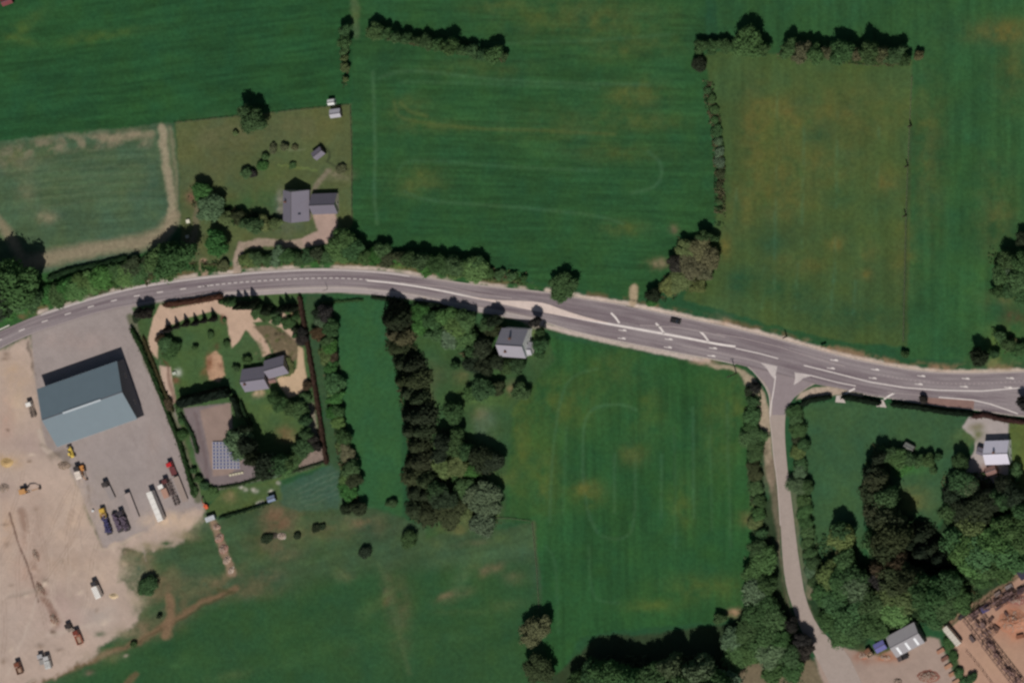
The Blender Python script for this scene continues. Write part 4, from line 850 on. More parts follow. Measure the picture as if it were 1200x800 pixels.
# large steel shed
NWc, NEc, SEc, SWc = (54,451.5), (147,419), (168,487.5), (75,520)
cx, cy = (NWc[0]+SEc[0])/2, (NWc[1]+SEc[1])/2
barn = gable('warehouse', 'large blue-grey metal shed with pale ridge vent in the concrete yard', None, 36.1, 25.8, 19.3, 7.2, 4.7, WCLAD, CLAD, over=.15, base_px=(cx, cy), cat='warehouse',
    doors=[('S',-10,4.5,5),('S',0,4.5,5),('S',10,4.5,5)], wins=[('E',-6,3.5,2,1.2),('E',6,3.5,2,1.2),('N',-8,3.5,2,1.2),('N',4,3.5,2,1.2)])
bm = nb(); bx(bm, 0, 0, 11.98, 17.2, 1.1, .45, ty=.5); obj('ridge_vent', bm, mat('vent_sheet', (186,194,198), amp=.05), barn)
bm = nb(); bx(bm, 0, 13.06, 6.95, 36.3, .2, .25); bx(bm, 0, -13.2, 6.95, 36.3, .2, .25); obj('gutter', bm, mat('gutter_grey', (150,158,162)), barn)
# white gabled house and its annexe
gable('house', 'white-walled house with steep grey roof south of the main road', (602,402), 10.6, 11.6, -4, 5.4, 5.3, WHITE, mat('mid_slate', (160,156,164), rough=.6, scale=2.2, amp=.1, kind='tiles'), chim=[(-.5,2.6),(-2.2,-3.2)],
    wins=[('E',-2.5,.9,1.2,1.2),('E',1.5,.9,1.2,1.2),('E',0,3.6,1.1,1.2),('S',-3,.9,1.4,1.2),('S',3,.9,1.4,1.2),('S',-3,3.4,1.2,1.1),('S',3,3.4,1.2,1.1),('N',0,3.4,1.2,1.1)], doors=[('S',0,1,2.1)])
gable('annexe', 'low pale-roofed annexe against the white house east gable', (617,408), 4.6, 5.2, -4, 2.6, 1.9, WHITE, LSL, wins=[('E',0,1,1.2,1)], doors=[('S',0,.9,2)], over=.2, cat='annexe')
# grey-roofed house north of the road, garage, sheds
gable('house', 'large grey-roofed house beside the pink drive north of the road', (347,241), 12.6, 10.6, 90, 2.9, 4.9, mat('cream_render', (196,186,168), amp=.1), SLATE, chim=[(2,3.6)],
    wins=[('N',-3,.9,1.4,1.2),('N',2,.9,1.4,1.2),('S',-3,.9,1.4,1.2),('E',0,.9,1.6,1.2),('W',-3,.9,1.2,1.2),('W',3,.9,1.2,1.2)], doors=[('S',1,1,2.1)], sky_=[(-3,-2.6,.8,1.1)])
gable('garage', 'grey-roofed double garage at the head of the pink drive', (380.5,239), 10.2, 8.2, 2, 2.5, 3.2, mat('cream_render', (196,186,168)), DSL, doors=[('S',-2.4,2.6,2.1),('S',1.6,2.6,2.1)], wins=[('E',0,1,1,1)], cat='garage')
gable('shed', 'small diamond-set dark shed on the north-west lawn', (373,180), 4.4, 3.6, 38, 2.1, 1.0, mat('dark_timber', (84,72,62)), DSL, doors=[('S',0,.9,1.9)], over=.2, cat='shed')
gable('shed', 'pale-roofed shed in the garden corner beside the field', (393,133), 4.2, 3.4, 8, 2.2, .8, mat('dark_timber', (84,72,62)), LSL, doors=[('E',0,.9,1.9)], over=.2, cat='shed')
gable('shed', 'tiny white-roofed hut above the pale-roofed garden shed', (388,120), 2.6, 2.2, 8, 2.0, .5, WHITE, TRIM, doors=[('E',0,.8,1.8)], over=.15, cat='shed')
# bungalow
gable('bungalow', 'grey-roofed bungalow with stepped wings inside the curved drive', (299.5,444), 9.8, 9.2, 8, 2.6, 3.5, mat('pale_stone', (170,158,144), amp=.15), SLATE, chim=[(-3.4,-1.2)],
    wins=[('S',-3,.9,1.4,1.2),('S',2,.9,1.4,1.2),('W',0,.9,1.4,1.2),('N',-2,.9,1.4,1.2)], doors=[('S',0,.9,2.1)])
gable('bungalow_wing', 'raised eastern wing of the stepped grey-roofed bungalow', (324,430), 8.2, 7.4, 16, 2.8, 2.8, mat('pale_stone', (170,158,144)), SLATE, wins=[('S',-2,.9,1.4,1.2),('N',0,.9,1.4,1.2),('E',0,.9,1.2,1.2)], cat='house wing')
gable('porch', 'small brown-roofed porch in the angle of the bungalow', (319,444.5), 2.6, 2.8, 12, 2.2, .7, TRIM, mat('brown_tile', (136,104,96)), doors=[('S',0,.9,1.9)], over=.15, cat='porch')
# eastern house
gable('house', 'eastern house with very pale lilac roof among dark trees', (1168,530), 9.8, 9.6, 2, 3.6, 2.6, WHITE, mat('lilac_roof', (212,208,220), rough=.5, scale=2.2, amp=.06, kind='tiles'), chim=[(-.5,.6)], wins=[('E',-2,.9,1.2,1.2),('E',2,.9,1.2,1.2),('N',-2,.9,1.2,1.2),('N',2,.9,1.2,1.2),('S',0,.9,1.6,1.2)], doors=[('N',0,.9,2)])
gable('outhouse', 'low grey lean-to beside the pale lilac-roofed house', (1150,529), 4.0, 2.8, -20, 2.3, .6, BRICK, DSL, doors=[('S',0,.9,1.9)], over=.15, cat='outhouse')
gable('outhouse', 'low reddish-roofed outhouse south of the pale lilac-roofed house', (1161,551), 4.4, 3.4, 20, 2.3, .8, BRICK, mat('brown_tile', (136,104,96)), doors=[('S',0,.9,1.9)], over=.15, cat='outhouse')
gable('shed', 'lone small pale shed between trees in the east paddock', (1065,523.5), 4.2, 2.4, -28, 2.0, .7, mat('dark_timber', (84,72,62)), mat('pale_sheet', (128,130,122)), doors=[('S',0,.8,1.8)], over=.1, cat='shed')
# small barns of the south-east yard
gable('barn', 'small grey barn with three bright roof strips by the yard', (1060.5,749), 13.4, 9.6, 28, 3.4, 1.5, mat('grey_wall', (120,116,112)), GREYM, cat='barn', over=.2,
    sky_=[(-4.2,-2.8,.95,3.6),(0,-2.8,.95,3.6),(4.2,-2.8,.95,3.6)], doors=[('S',-3.5,3,2.9),('S',2,3,2.9)])
gable('shed', 'open-fronted shed with bright blue roof beside the small barn', (1031,757), 4.6, 3.8, 28, 2.4, .5, mat('dark_timber', (84,72,62)), mat('blue_sheet', (104,104,160), amp=.15), doors=[('S',0,2,2)], over=.15, cat='shed')
gable('shed', 'small blue-grey roofed shed south of the parking court', (318,584), 3.2, 2.4, 18, 2.0, .5, mat('dark_timber', (84,72,62)), mat('bluegrey_sheet', (122,136,160), amp=.1), doors=[('N',0,.8,1.8)], over=.1, cat='shed')
gable('shed', 'dark red roofed hut in the top left corner', (8,1), 4.4, 3.6, 20, 2.2, .8, mat('dark_timber', (84,72,62)), mat('red_roof', (120,60,64), amp=.15), doors=[('S',0,.9,1.9)], over=.15, cat='shed')
gable('shed', 'slim grey-roofed potting shed by the western shrubbery', (254,234), 3.6, 2.0, -50, 2.0, .5, mat('dark_timber', (84,72,62)), mat('pale_sheet2', (142,146,156), amp=.1), doors=[('S',0,.8,1.8)], over=.1, cat='shed')
# ------------------------------------------------------------ vehicles
TYRE = mat('tyre_rubber', (34,34,36), amp=.1); RIM = mat('wheel_rim', (150,150,152), metal=.6, rough=.4, amp=.05); STEEL = mat('dark_steel', (70,66,66), amp=.2, scale=3); PALEST = mat('galvanised', (134,130,128), amp=.15, scale=3)
def paintm(rgb): return mat('paint_%d_%d_%d' % rgb, rgb, rough=.35, spec=.5, amp=.12, scale=2)
def wheel(t, x, y, r=.48, wd=.28):
    bm = nb(); cyl(bm, (x,y-wd/2,r), (x,y+wd/2,r), r, r, 18); w_ = obj('wheel', bm, TYRE, t)
    bm = nb(); s = 1 if y > 0 else -1; cyl(bm, (x,y+s*(wd/2-.02),r), (x,y+s*(wd/2+.02),r), r*.55, r*.5, 12); obj('rim', bm, RIM, w_)
def place(px, py, a, b, h):      # heading from photo direction a->b
    q = base(px, py, h); return W(q[0], q[1], 0), math.atan2(-(b[1]-a[1]), b[0]-a[0])
def car(px, py, a, b, rgb, label, ln=4.4, wd=1.85):
    loc, rz = place(px, py, a, b, .8); t = thing('car', label, 'car', loc, rz); P = paintm(rgb)
    bm = nb(); bx(bm, 0, 0, .32, ln, wd, .55, tx=.96, ty=.94, bev=.10); bd = obj('body', bm, P, t)
    bm = nb(); bx(bm, -.25, 0, .86, ln*.60, wd*.88, .58, tx=.70, ty=.86, dx=-.1, bev=.07); obj('window_band', bm, glass(), t)
    bm = nb(); bx(bm, -.35, 0, 1.42, ln*.38, wd*.72, .06, bev=.02); obj('roof', bm, P, t)
    for x in (-ln*.31, ln*.31):
        for y in (-wd/2+.12, wd/2-.12): wheel(t, x, y, .33, .22)
    for y in (-.6,.6):
        bm = nb(); bx(bm, ln/2-.06, y, .58, .1, .36, .16); obj('headlight', bm, mat('lamp_glass', (220,220,210)), t)
        bm = nb(); bx(bm, -ln/2+.06, y, .6, .1, .3, .16); obj('tail_light', bm, mat('tail_red', (150,30,26)), t)
    for y in (-1,1):
        bm = nb(); bx(bm, .75, y*(wd/2+.06), .95, .2, .16, .14); obj('mirror', bm, P, t)
    return t
def cab(t, x, rgb, ln=2.2, h=2.6, wd=2.4, z=.7):
    P = paintm(rgb); bm = nb(); bx(bm, x, 0, z, ln, wd, h-z, tx=.86, ty=.95, dx=-.06, bev=.12); c = obj('cab', bm, P, t)
    bm = nb(); bx(bm, x+ln/2-.06, 0, z+(h-z)*.50, .16, wd*.86, (h-z)*.36, dx=-.1); obj('windscreen', bm, glass(), c)
    for s in (-1,1):
        bm = nb(); bx(bm, x+.2, s*(wd/2-.02), z+(h-z)*.5, ln*.45, .08, (h-z)*.32); obj('side_window', bm, glass(), c)
        bm = nb(); bx(bm, x+ln/2+.02, s*(wd/2-.3), z+.1, .08, .35, .2); obj('headlight', bm, mat('lamp_glass', (220,220,210)), c)
    return c
def truck(px, py, a, b, ln, cabc, load, loadc, label, wd=2.45, h=3.4, cabl=2.1, cat='lorry', name='lorry', load_gap=.25):
    loc, rz = place(px, py, a, b, 1.6); t = thing(name, label, cat, loc, rz)
    bm = nb()
    for s in (-.45,.45): bx(bm, 0, s, .62, ln-.4, .14, .26)
    for k in range(6): bx(bm, -ln/2+.6+k*(ln-1.4)/5, 0, .66, .12, .9, .18)
    obj('chassis', bm, STEEL, t); fx = ln/2-cabl/2
    if cabc: cab(t, fx, cabc, cabl, 2.75 if ln > 5 else 2.2, wd*.96)
    bl = ln-(cabl+load_gap if cabc else 0); bxx = -ln/2+bl/2
    if load == 'box':
        bm = nb(); bx(bm, bxx, 0, .95, bl, wd, h-.95, bev=.04); o = obj('cargo_box', bm, paintm(loadc), t)
        bm = nb(); [bx(bm, -ln/2-.02, s*wd*.25, 1.05, .06, wd*.46, h-1.25) for s in (-1,1)]; obj('rear_door', bm, TRIM, o)
        bm = nb(); [bx(bm, bxx-bl/2+.8+k*(bl-1.6)/5, 0, h-.01, .07, wd*.96, .04) for k in range(6)]; obj('roof_rib', bm, PALEST, o)
    elif load == 'tipper':
        bm = nb(); bx(bm, bxx, 0, .95, bl, wd, .12); [bx(bm, bxx, s*(wd/2-.05), 1.07, bl, .1, 1.1) for s in (-1,1)]; [bx(bm, bxx+s*(bl/2-.05), 0, 1.07, .1, wd-.2, 1.1) for s in (-1,1)]
        o = obj('tipper_body', bm, paintm(loadc), t); bm = nb(); bx(bm, bxx, 0, 1.08, bl-.3, wd-.3, .6, tx=.6, ty=.5); obj('load', bm, mat('aggregate', (166,140,120), amp=.3), o)
    elif load == 'flat':
        bm = nb(); bx(bm, bxx, 0, .95, bl, wd, .14); o = obj('flatbed', bm, paintm(loadc), t)
        bm = nb(); bx(bm, bxx+bl/2-.05, 0, 1.09, .1, wd, 1.3); obj('headboard', bm, STEEL, o)
    elif load == 'skeletal':
        bm = nb(); [bx(bm, -ln/2+.5+k*(bl-1)/7, 0, .92, .18, wd, .14) for k in range(8)]; bx(bm, bxx, .9, .95, bl, .12, .18); bx(bm, bxx, -.9, .95, bl, .12, .18); o = obj('cross_frame', bm, paintm(loadc), t)
    elif load == 'scrap':
        bm = nb(); bx(bm, bxx, 0, .95, bl, wd, .14); o = obj('flatbed', bm, STEEL, t); rnd = random.Random(int(px*3)); bm = nb()
        for k in range(34): bx(bm, bxx+rnd.uniform(-.42,.42)*bl, rnd.uniform(-.35,.35)*wd, 1.1, rnd.uniform(.5,1.6), rnd.uniform(.3,.9), rnd.uniform(.3,1.5), rnd.uniform(0,3))
        obj('scrap_load', bm, paintm(loadc), o)
    xs_ = [-ln/2+1.2, -ln/2+2.45]+([fx] if cabc else [-ln/2+3.7])
    if ln < 6: xs_ = [-ln/2+1.0]+([fx-.1] if cabc else [-ln/2+2.1])
    for x in xs_:
        for y in (-wd/2+.2, wd/2-.2): wheel(t, x, y, .5, .34)
    if not cabc:
        bm = nb(); [bx(bm, ln/2-1.8, s*.7, .05, .14, .14, .9) for s in (-1,1)]; obj('landing_leg', bm, STEEL, t)
    return t
UP = ((0,0),(-14,-34))           # parked lorries' heading in the yard (nose towards the north-west)
WT = (236,232,224)
car(791.5,376, (0,0), (14,3), (34,32,32), 'black car driving on the main road', 4.7, 2.1)
truck(184,592, (14,34), (0,0), 13.4, None, 'box', WT, 'long white box trailer parked in the yard row', cat='trailer', name='box_trailer', h=3.9)
truck(191.5,575, (12,30), (0,0), 6.6, WT, 'flat', (178,140,122), 'lorry with white cab and pinkish bed in the yard row')
truck(202,578, (12,30), (0,0), 11.5, None, 'skeletal', (120,104,98), 'dark skeletal trailer third from the white box trailer', cat='trailer', name='skeletal_trailer')
truck(211,573, (12,30), (0,0), 11.5, None, 'flat', (158,142,132), 'flat grey trailer nearest the hedge in the yard row', cat='trailer', name='flat_trailer')
truck(196.5,571, (12,30), (0,0), 8.0, (96,54,52), 'skeletal', (92,74,72), 'lorry with dark red cab in the yard row')
truck(201,549, (10,26), (0,0), 6.2, (190,40,44), 'flat', (110,60,60), 'bright red lorry at the top of the yard row')
truck(127,575, (12,26), (0,0), 8.6, (70,64,62), 'flat', (156,146,142), 'grey flatbed lorry standing alone in the middle of the yard')
truck(154,593, (14,36), (0,0), 12.0, None, 'flat', (170,156,150), 'empty pale low trailer with black headboard in mid yard', cat='trailer', name='flat_trailer')
truck(137,612, (10,26), (0,0), 9.0, None, 'scrap', (104,90,106), 'trailer heaped with purple-grey scrap beside the blue-box lorry', cat='trailer', name='scrap_trailer')
truck(145,610, (10,26), (0,0), 9.5, (60,54,60), 'scrap', (96,84,96), 'dark lorry loaded with scrap in the southern yard')
truck(125,615, (8,26), (0,0), 8.6, None, 'scrap', (70,68,104), 'trailer with blue load below the yellow lorry', cat='trailer', name='loaded_trailer')
truck(120.5,601, (3,12), (0,0), 4.6, (206,168,70), 'tipper', (224,190,96), 'small yellow tipper at the south-west yard edge')
truck(36.5,480, (8,26), (0,0), 7.4, WT, 'skeletal', (120,108,98), 'chassis lorry with white cab west of the large shed')
truck(113.5,690, (12,27), (0,0), 7.6, (60,58,60), 'box', WT, 'white box lorry alone on the southern dirt yard')
truck(91.5,746, (10,26), (0,0), 6.4, (120,58,44), 'tipper', (206,120,92), 'orange tipper lorry near the bottom of the dirt yard')
truck(80.5,735, (8,16), (0,0), 3.8, (58,50,48), 'flat', (140,126,114), 'small dark pickup left of the orange tipper')
truck(48,772, (3,12), (0,0), 4.8, (170,168,168), 'flat', (150,146,142), 'silver pickup at the lower left yard corner')
truck(56,775, (3,12), (0,0), 5.6, (186,184,182), 'box', (196,196,192), 'silver van body beside the silver pickup', cat='van', name='van', h=2.6)
truck(22,782, (4,12), (0,0), 5.4, (120,70,50), 'tipper', (134,84,58), 'brown tipper at the bottom left corner')
truck(92,553, (5,14), (0,0), 5.6, (60,56,56), 'box', (240,226,210), 'short white lorry just south of the large shed', h=3.0)
truck(1057,770, (0,6), (14,0), 4.9, (40,36,36), 'flat', (84,74,72), 'dark pickup in front of the small striped barn')
truck(1018,764, (6,10), (0,0), 4.0, (120,84,60), 'tipper', (190,170,140), 'small cream tipper left of the blue-roofed shed')
truck(247,607, (0,4), (11,0), 4.0, None, 'box', (196,200,204), 'small white box trailer at the head of the rubble strip', cat='trailer', name='box_trailer', h=2.4, wd=2.1)
truck(1116,744, (20,24), (0,0), 9.6, None, 'box', (206,198,184), 'cream container trailer along the builders yard wall', cat='trailer', name='box_trailer', h=3.0, wd=2.5)
def excavator(px, py, deg, boomdeg, rgb, label, s=1.0):
    q = base(px, py, 1.2); t = thing('excavator', label, 'excavator', W(q[0], q[1], 0), math.radians(deg), scale=(s,s,s)); P = paintm(rgb)
    for y in (-1.05,1.05): bm = nb(); bx(bm, 0, y, 0, 3.6, .55, .8, tx=.86, bev=.12); obj('track', bm, TYRE, t)
    M = Matrix.Rotation(math.radians(boomdeg-deg), 3, 'Z')
    def R(bm):
        for v in bm.verts: v.co = M @ v.co
        return bm
    bm = nb(); cyl(bm, (0,0,.75), (0,0,1.05), .8); obj('turntable', bm, STEEL, t)
    bm = nb(); bx(bm, -.6, -.1, 1.05, 2.8, 2.2, 1.0, bev=.12); obj('house', R(bm), P, t)
    bm = nb(); bx(bm, .5, .65, 1.05, 1.5, .95, 1.7, tx=.85, bev=.06); c = obj('cab', R(bm), glass(), t); bm = nb(); bx(bm, .45, .65, 2.76, 1.3, .95, .08); obj('cab_roof', R(bm), P, c)
    bm = nb(); cyl(bm, (.6,-.2,1.5), (2.8,-.2,3.9), .28, .24, 6); cyl(bm, (2.8,-.2,3.9), (4.9,-.2,3.4), .24, .2, 6); obj('boom', R(bm), P, t)
    bm = nb(); cyl(bm, (4.9,-.2,3.6), (6.6,-.2,1.4), .2, .14, 6); a = obj('stick', R(bm), P, t)
    bm = nb(); bx(bm, 6.6, -.2, .5, .9, 1.2, .9, tx=.6); obj('bucket', R(bm), STEEL, a)
    bm = nb(); cyl(bm, (.9,-.5,1.4), (2.4,-.5,3.1), .09); cyl(bm, (3.0,-.2,4.2), (4.7,-.2,3.9), .09); obj('ram', R(bm), RIM, t)
    return t
excavator(28.5, 575, 20, 12, (196,146,92), 'tracked yellow excavator with outstretched boom on the dirt yard', 1.0)
excavator(97, 549, 100, -70, (204,140,76), 'orange excavator parked against the short white lorry', .75)
excavator(241, 593, 60, 115, (226,104,66), 'bright orange mini digger beside the hedge end', .62)
def loader(px, py, deg, rgb, label):
    q = base(px, py, 1.2); t = thing('telehandler', label, 'loader', W(q[0], q[1], 0), math.radians(deg)); P = paintm(rgb)
    bm = nb(); bx(bm, 0, 0, .6, 4.2, 1.5, .7, bev=.1); obj('body', bm, P, t); bm = nb(); bx(bm, -.2, .45, 1.3, 1.4, .9, 1.1, tx=.85, bev=.05); c = obj('cab', bm, glass(), t)
    bm = nb(); bx(bm, -.2, .45, 2.4, 1.2, .85, .08); obj('cab_roof', bm, P, c)
    bm = nb(); cyl(bm, (-1.6,-.4,1.7), (2.8,-.4,1.0), .24, .2, 6); b_ = obj('boom', bm, P, t); bm = nb(); bx(bm, 3.1, 0, .2, .6, 2.0, .8, tx=.6); obj('bucket', bm, STEEL, b_)
    for x in (-1.4,1.4):
        for y in (-.95,.95): wheel(t, x, y, .6, .4)
loader(83.5, 530.5, 112, (226,196,92), 'yellow telehandler at the south corner of the large shed')
# ------------------------------------------------------------ small things
rndg = random.Random(99)
# solar panels
rows_n = ['northernmost','second','third','fourth','fifth','sixth','seventh','eighth','southernmost']
PB = nb(); bx(PB, 0, 0, .55, .96, .94, .05); pm = bpy.data.meshes.new('solar_cells'); PB.to_mesh(pm); PB.free(); pm.materials.append(mat('solar_glass', (84,90,126), rough=.25, spec=.5, scale=5, amp=.2))
PF = nb()
for s in (-1,1): bx(PF, s*.58, 0, .53, .19, 1.26, .09); bx(PF, 0, s*.55, .53, .97, .16, .09)
for s in (-1,1): bx(PF, s*.4, .3, 0, .06, .06, .53); bx(PF, s*.4, -.3, 0, .06, .06, .53)
fm = bpy.data.meshes.new('frame'); PF.to_mesh(fm); PF.free(); fm.materials.append(mat('panel_frame', (196,192,196), amp=.05))
for r in range(8):
    n = (5,5,5,6,7,8,8,8)[r]
    for c_ in range(n):
        x = 251.5+c_*4.0+r*.05; y = 519+r*4.05-c_*.05
        pos = ORD[c_+1] if c_ < n-1 else 'easternmost'
        rn = rows_n[r] if r < 7 else 'southernmost'
        t = thing('solar_panel', f'small blue panel, {pos} from the west in the {rn} row of the solar array', 'solar panel', W(x, y, .01), math.radians(1.5), 'solar panels on the parking court')
        for nm, me in (('solar_cells', pm), ('frame', fm)):
            o = bpy.data.objects.new(nm, me); C.objects.link(o); o.parent = t
# poles
def pole(px, py, h, label, arms=True, name='utility_pole', cat='pole', r=.26):
    t = thing(name, label, cat, W(px, py, 0)); bm = nb(); cyl(bm, (0,0,-.1), (0,0,h), r, r*.7, 10); obj('shaft', bm, mat('pole_timber', (74,62,52), amp=.2), t)
    if arms:
        bm = nb(); bx(bm, 0, .18, h-.6, 1.9, .12, .14); a = obj('crossarm', bm, mat('pole_timber', (74,62,52)), t)
        bm = nb(); [cyl(bm, (q,.18,h-.46), (q,.18,h-.26), .07, .05, 8) for q in (-.8,0,.8)]; obj('insulator', bm, mat('porcelain', (90,70,60)), a)
    return t
pole(1068,147,4,'northernmost timber pole on the eastern field boundary', False, r=.4); pole(1064,194,4,'middle timber pole on the eastern field boundary', False, r=.4); pole(1062,252,4,'southernmost timber pole on the eastern field boundary', False, r=.4)
pole(863,437,9.5,'tall timber pole at the bend of the junction verge'); pole(922,394,4.5,'short dark pole on the northern verge opposite the junction', False, r=.35)
pole(384,338.5,5,'slim post on the footway by the strip meadow', False, r=.12)
def sign(px, py, rz, rgb, label, wd=1.6, hh=1.4):
    t = thing('road_sign', label, 'sign', W(px, py, 0), rz); bm = nb(); [cyl(bm, (q*wd*.3,0,-.05), (q*wd*.3,0,2.2), .05) for q in (-1,1)]; obj('post', bm, STEEL, t)
    bm = nb(); bx(bm, 0, -.08, 1.0, wd, .06, hh); obj('sign_face', bm, paintm(rgb), t); return t
sign(966,405,.3,(206,130,76),'orange works sign on the northern verge',2.6,1.6)
# grit heap next to the sign
def heap(px, py, rx, ry, h, rgb, label, name='spoil_heap', cat='heap', ang=0, bits=60, bit=(.25,.8)):
    rnd = random.Random(int(px*5+py)); t = thing(name, label, cat, W(px, py, -.03), ang); bm = nb(); n = 22; R_ = 5; g = []
    top = bm.verts.new((0,0,h))
    for k in range(1, R_+1):
        f = k/R_; g.append([bm.verts.new((rx*f*math.cos(6.283*i/n)*rnd.uniform(.86,1.14), ry*f*math.sin(6.283*i/n)*rnd.uniform(.86,1.14), max(0, h*(math.cos(f*math.pi)*.5+.5)*rnd.uniform(.75,1.2)) if k < R_ else -.05)) for i in range(n)])
    for i in range(n): bm.faces.new((top, g[0][i], g[0][(i+1) % n]))
    for k in range(R_-1):
        for i in range(n): bm.faces.new((g[k][i], g[k+1][i], g[k+1][(i+1) % n], g[k][(i+1) % n]))
    obj('mound', bm, mat('heap_%d_%d_%d' % rgb, rgb, amp=.35, scale=1.6), t)
    if bits:
        bm = nb()
        for _ in range(bits):
            a = rnd.uniform(0,6.28); f = rnd.uniform(0,.95)**.6; f *= .8; x, y = rx*f*math.cos(a), ry*f*math.sin(a); z = h*(math.cos(f*math.pi)*.5+.5)
            bx(bm, x, y, z-.1, rnd.uniform(*bit), rnd.uniform(.12,.4), rnd.uniform(.1,.35), rnd.uniform(0,3.1))
        obj('rubble', bm, mat('rubble', (170,150,134), amp=.5, scale=1.2), t)
    return t
heap(254,617,1.8,1.4,1.0,(158,112,96),'northernmost reddish heap of the rubble strip in the paddock')
heap(257,630,2.4,1.8,1.0,(150,104,90),'second reddish heap from the north on the rubble strip', ang=1)
heap(262,643,2.4,2.2,1.1,(146,108,96),'third heap from the north on the rubble strip, mixed pink', ang=1)
heap(266,656,2.2,1.6,.8,(176,150,132),'fourth heap on the rubble strip, pale and low', ang=1)
heap(271,668,2.0,1.2,.5,(196,184,168),'palest southernmost heap of the rubble strip', ang=1)
heap(133,698,2.2,1.4,.8,(206,184,150),'small pale sand heap beside the white box lorry',bits=0)
heap(64,725,3.4,2.0,1.2,(140,108,92),'brown spoil heap on the dirt yard above the orange tipper', ang=-1)
heap(48,690,4.4,1.8,1.1,(134,104,90),'long brown spoil ridge beside the trench line', ang=-1.1)
heap(42,650,3.0,1.5,.8,(150,122,106),'low brown spoil ridge north of the long ridge', ang=-1.2)
heap(330,636-8,2.2,1.6,.7,(160,150,140),'pale rubble heap among the small paddock bushes')
heap(322,627,1.6,1.6,.8,(70,64,54),'dark heap beside the pale paddock rubble',bits=0)
heap(75,545,3.0,2.0,.8,(130,114,98),'grey rubble heap south-west of the large shed')
heap(8,542,3.0,2.2,.8,(190,160,112),'yellowish sand heap at the left edge of the yard',bits=0)
heap(5,572,2.5,2.5,.9,(150,134,124),'grey heap at the left edge below the sand')
heap(1188,728,7,5.5,2.2,(176,124,98),'large orange-brown earth heap in the builders yard',bits=90)
heap(1192,702,4.5,2.5,1.2,(138,92,82),'dark red heap above the orange-brown earth heap')
heap(1088,792,5.0,3.0,1.4,(136,92,78),'red-brown scrap heap at the bottom of the barn yard',bits=120)
heap(1052,798,2.0,1.5,.9,(74,62,56),'dark heap at the bottom edge of the barn yard')
heap(1012,768,2.6,1.8,.6,(150,100,78),'rusty heap beside the cream tipper')
heap(1037,770,3.0,1.3,.6,(176,114,82),'orange heap in front of the blue-roofed shed')
# pallets / stacks
def stack(px, py, rz, sx, sy, h, rgb, label, name='pallet_stack', cat='stack', n=5):
    t = thing(name, label, cat, W(px, py, 0), rz); bm = nb()
    for k in range(n):
        z = k*h/n; bx(bm, 0, 0, z, sx, sy, h/n*.45, rndg.uniform(-.04,.04))
    obj('deck', bm, paintm(rgb), t); bm = nb()
    for k in range(n-1):
        for s in (-1,0,1): bx(bm, s*sx*.42, 0, k*h/n+h/n*.45, .12, sy*.95, h/n*.55)
    obj('bearer', bm, STEEL, t); return t
for k, (x, y, c_, nm) in enumerate(((1103,762,(170,124,100),'northernmost'),(1108,771,(120,84,70),'second'),(1112,780,(176,132,104),'third'),(1117,789,(168,126,100),'fourth'),(1121,798,(172,134,108),'southernmost'))):
    stack(x, y, .5, 3.4, 1.6, 1.0, c_, f'{nm} timber stack in the row east of the barn yard')
for k in range(5):
    stack(270.5+k*3.4, 556.3-k*.7, .2, 1.0, .9, .6, (206,198,170), f'{ORD[k+1]} cream crate from the west in the row below the solar panels', 'crate', 'crate', 3)
stack(205,437,.3,1.6,1.2,.9,(190,196,180),'pale green garden crate beside the western drive','crate','crate',3)
stack(221,259,.3,1.5,1.6,1.0,(226,222,200),'upper white beehive-like crate by the stubble field','crate','crate',3)
stack(220,277,.3,1.3,1.3,.8,(204,200,176),'lower white crate by the stubble field','crate','crate',3)
stack(497,357,.5,2.4,1.8,1.2,(196,204,196),'pale green crate stack on the footway edge by the copse','crate','crate',3)
stack(109.5,598,0,.9,.9,1.0,(226,226,224),'white tank cube beside the yellow tipper','water_tank','tank',2)
# builders' yard racks: each a thing with uprights and beams
def rack(px, py, deg, ln, wd, h, rgb, label, nb_=6):
    t = thing('storage_rack', label, 'rack', W(px, py, 0), math.radians(deg)); bm = nb()
    for k in range(nb_+1):
        for s in (-1,1): bx(bm, -ln/2+k*ln/nb_, s*wd/2, 0, .22, .22, h)
    obj('upright', bm, STEEL, t); bm = nb()
    for z in (h*.5, h):
        for s in (-1,0,1): bx(bm, 0, s*wd/2, z, ln, .16, .16)
        for k in range(nb_+1): bx(bm, -ln/2+k*ln/nb_, 0, z+.162, .16, wd, .14)
    obj('beam', bm, mat('rack_steel', (96,74,70), amp=.3), t); bm = nb(); rnd = random.Random(int(px))
    for k in range(nb_*3): bx(bm, rnd.uniform(-.45,.45)*ln, rnd.uniform(-.3,.3)*wd, h*.5+.32, rnd.uniform(1,2.6), rnd.uniform(.3,.9), rnd.uniform(.2,.9), rnd.uniform(-.2,.2))
    obj('stored_material', bm, paintm(rgb), t); return t
rack(1150,733,-52,13,8,2.2,(128,104,98),'square dark rack at the north-west corner of the builders yard',5)
rack(1177,777,-52,24,4.6,2.2,(132,104,96),'long timber rack running to the bottom edge of the builders yard',9)
rack(1163,707,33,22,2.6,2.4,(120,96,92),'long narrow rack along the wood side of the builders yard',8)
rack(1186,700,33,16,2.0,2.0,(86,66,70),'short inner rack beside the dark red heap',6)
stack(1155,713,.5,3.2,2.6,1.6,(84,84,136),'blue-wrapped pallet between the builders yard racks')
stack(1162,725,.9,2.6,1.2,.9,(90,66,58),'small brown pallet south of the blue-wrapped pallet'); stack(1181,720,-.9,3.4,1.2,1.0,(84,60,56),'dark pallet between blue-wrapped pallet and orange heap')
stack(1200,672,.6,3.4,4,2.4,(56,54,70),'dark stack at the right edge above the builders yard')
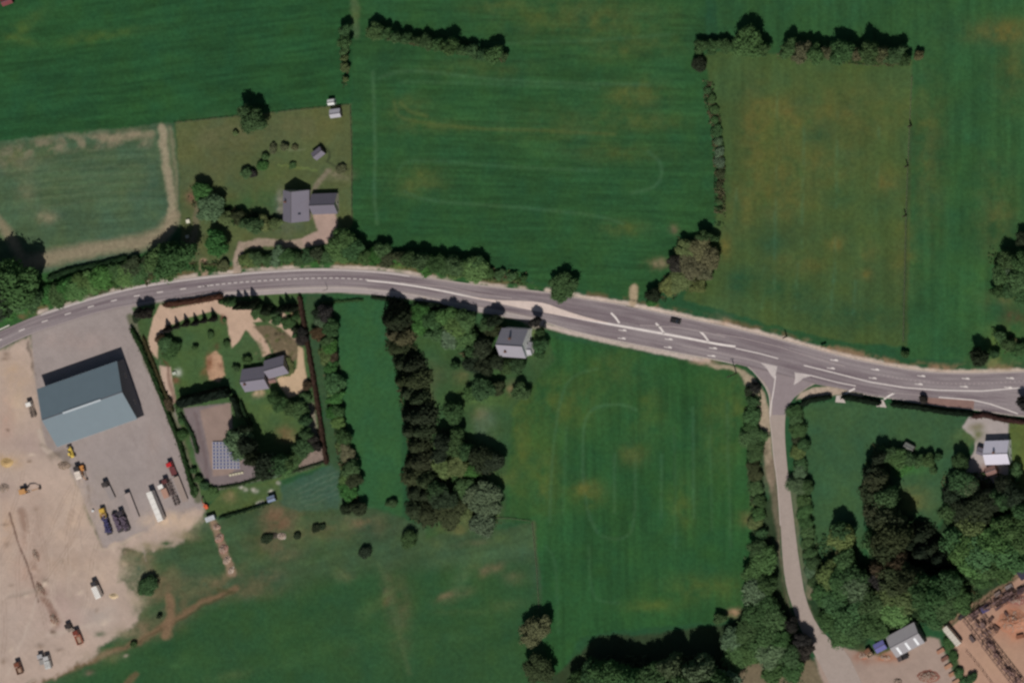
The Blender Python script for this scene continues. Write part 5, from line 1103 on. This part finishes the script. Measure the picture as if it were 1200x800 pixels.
for k, (x, y, a_, c_) in enumerate(((1143,722,.6,(110,90,84)),(1170,695,.55,(128,112,106)),(1183,687,.55,(150,140,136)),(1196,690,.5,(70,58,62)),(1168,735,-.6,(96,70,60)),(1196,745,.2,(140,90,66)),(1160,752,-.9,(104,82,76)),(1140,748,-.9,(92,78,76)),(1128,722,.6,(60,54,60)))):
    stack(x, y, a_, 2.6+.3*(k % 3), 1.6, 1.0+.3*(k % 2), c_, f"builders yard pallet, {ORD[k+1]} of nine loose ones around the racks" if False else ('grey-brown','pale brown','light grey','blackish','reddish brown','rust-orange','mauve-brown','dark grey','near-black')[k]+' pallet load, loose one of its colour near the yard racks')
# walls and fences
def fence(pl, h, rgb, label, name='fence', step=2.4):
    cen = W(*pl[0]); L_ = sum(math.dist(a, b) for a, b in zip(pl[:-1], pl[1:]))*K; P = resample(pl, max(3, int(L_/step)))
    t = thing(name, label, 'fence', cen); bm = nb(); bm2 = nb()
    for p in P: c = W(*p)-cen; bx(bm, c.x, c.y, -.1, .12, .12, h+.15)
    for a, b in zip(P[:-1], P[1:]):
        p, q = W(*a)-cen, W(*b)-cen; d = q-p
        for z in (.3, .65, .95): bx(bm2, (p.x+q.x)/2, (p.y+q.y)/2, h*z-.05, d.length, .04, .07, math.atan2(d.y, d.x))
    m = mat('fence_%d' % rgb[0], rgb, amp=.25); obj('post', bm, m, t); obj('rail', bm2, m, t); return t
fence([(411,125),(413,180),(413,262)], 1.2, (88,80,66), 'long timber fence down the east side of the large garden')
fence([(205,144),(300,134),(408,123)], 1.2, (92,84,68), 'long timber fence across the top of the large garden')
fence([(624,612),(629,660),(632,712)], 0.9, (108,102,82), 'timber fence on the boundary west of the south field')
fence([(1069,90),(1064,200),(1062,260),(1059,400)], 0.9, (112,110,90), 'wire and timber fence along the eastern pole line')
fence([(570,606),(600,607),(622,610)], 0.9, (106,104,84), 'short timber fence east of the orchard group')
fence([(1106,738),(1140,714),(1200,671)], 1.8, (120,98,80), 'board fence on the wood side of the builders yard')
fence([(1133,762),(1150,782),(1166,804)], 1.6, (90,60,56), 'dark fence beside the long timber rack')
fence([(738,352),(748,354)], 1.2, (150,138,116), 'pale field gate north of the main road', 'field_gate', 1.8)
bpy.context.view_layer.update()
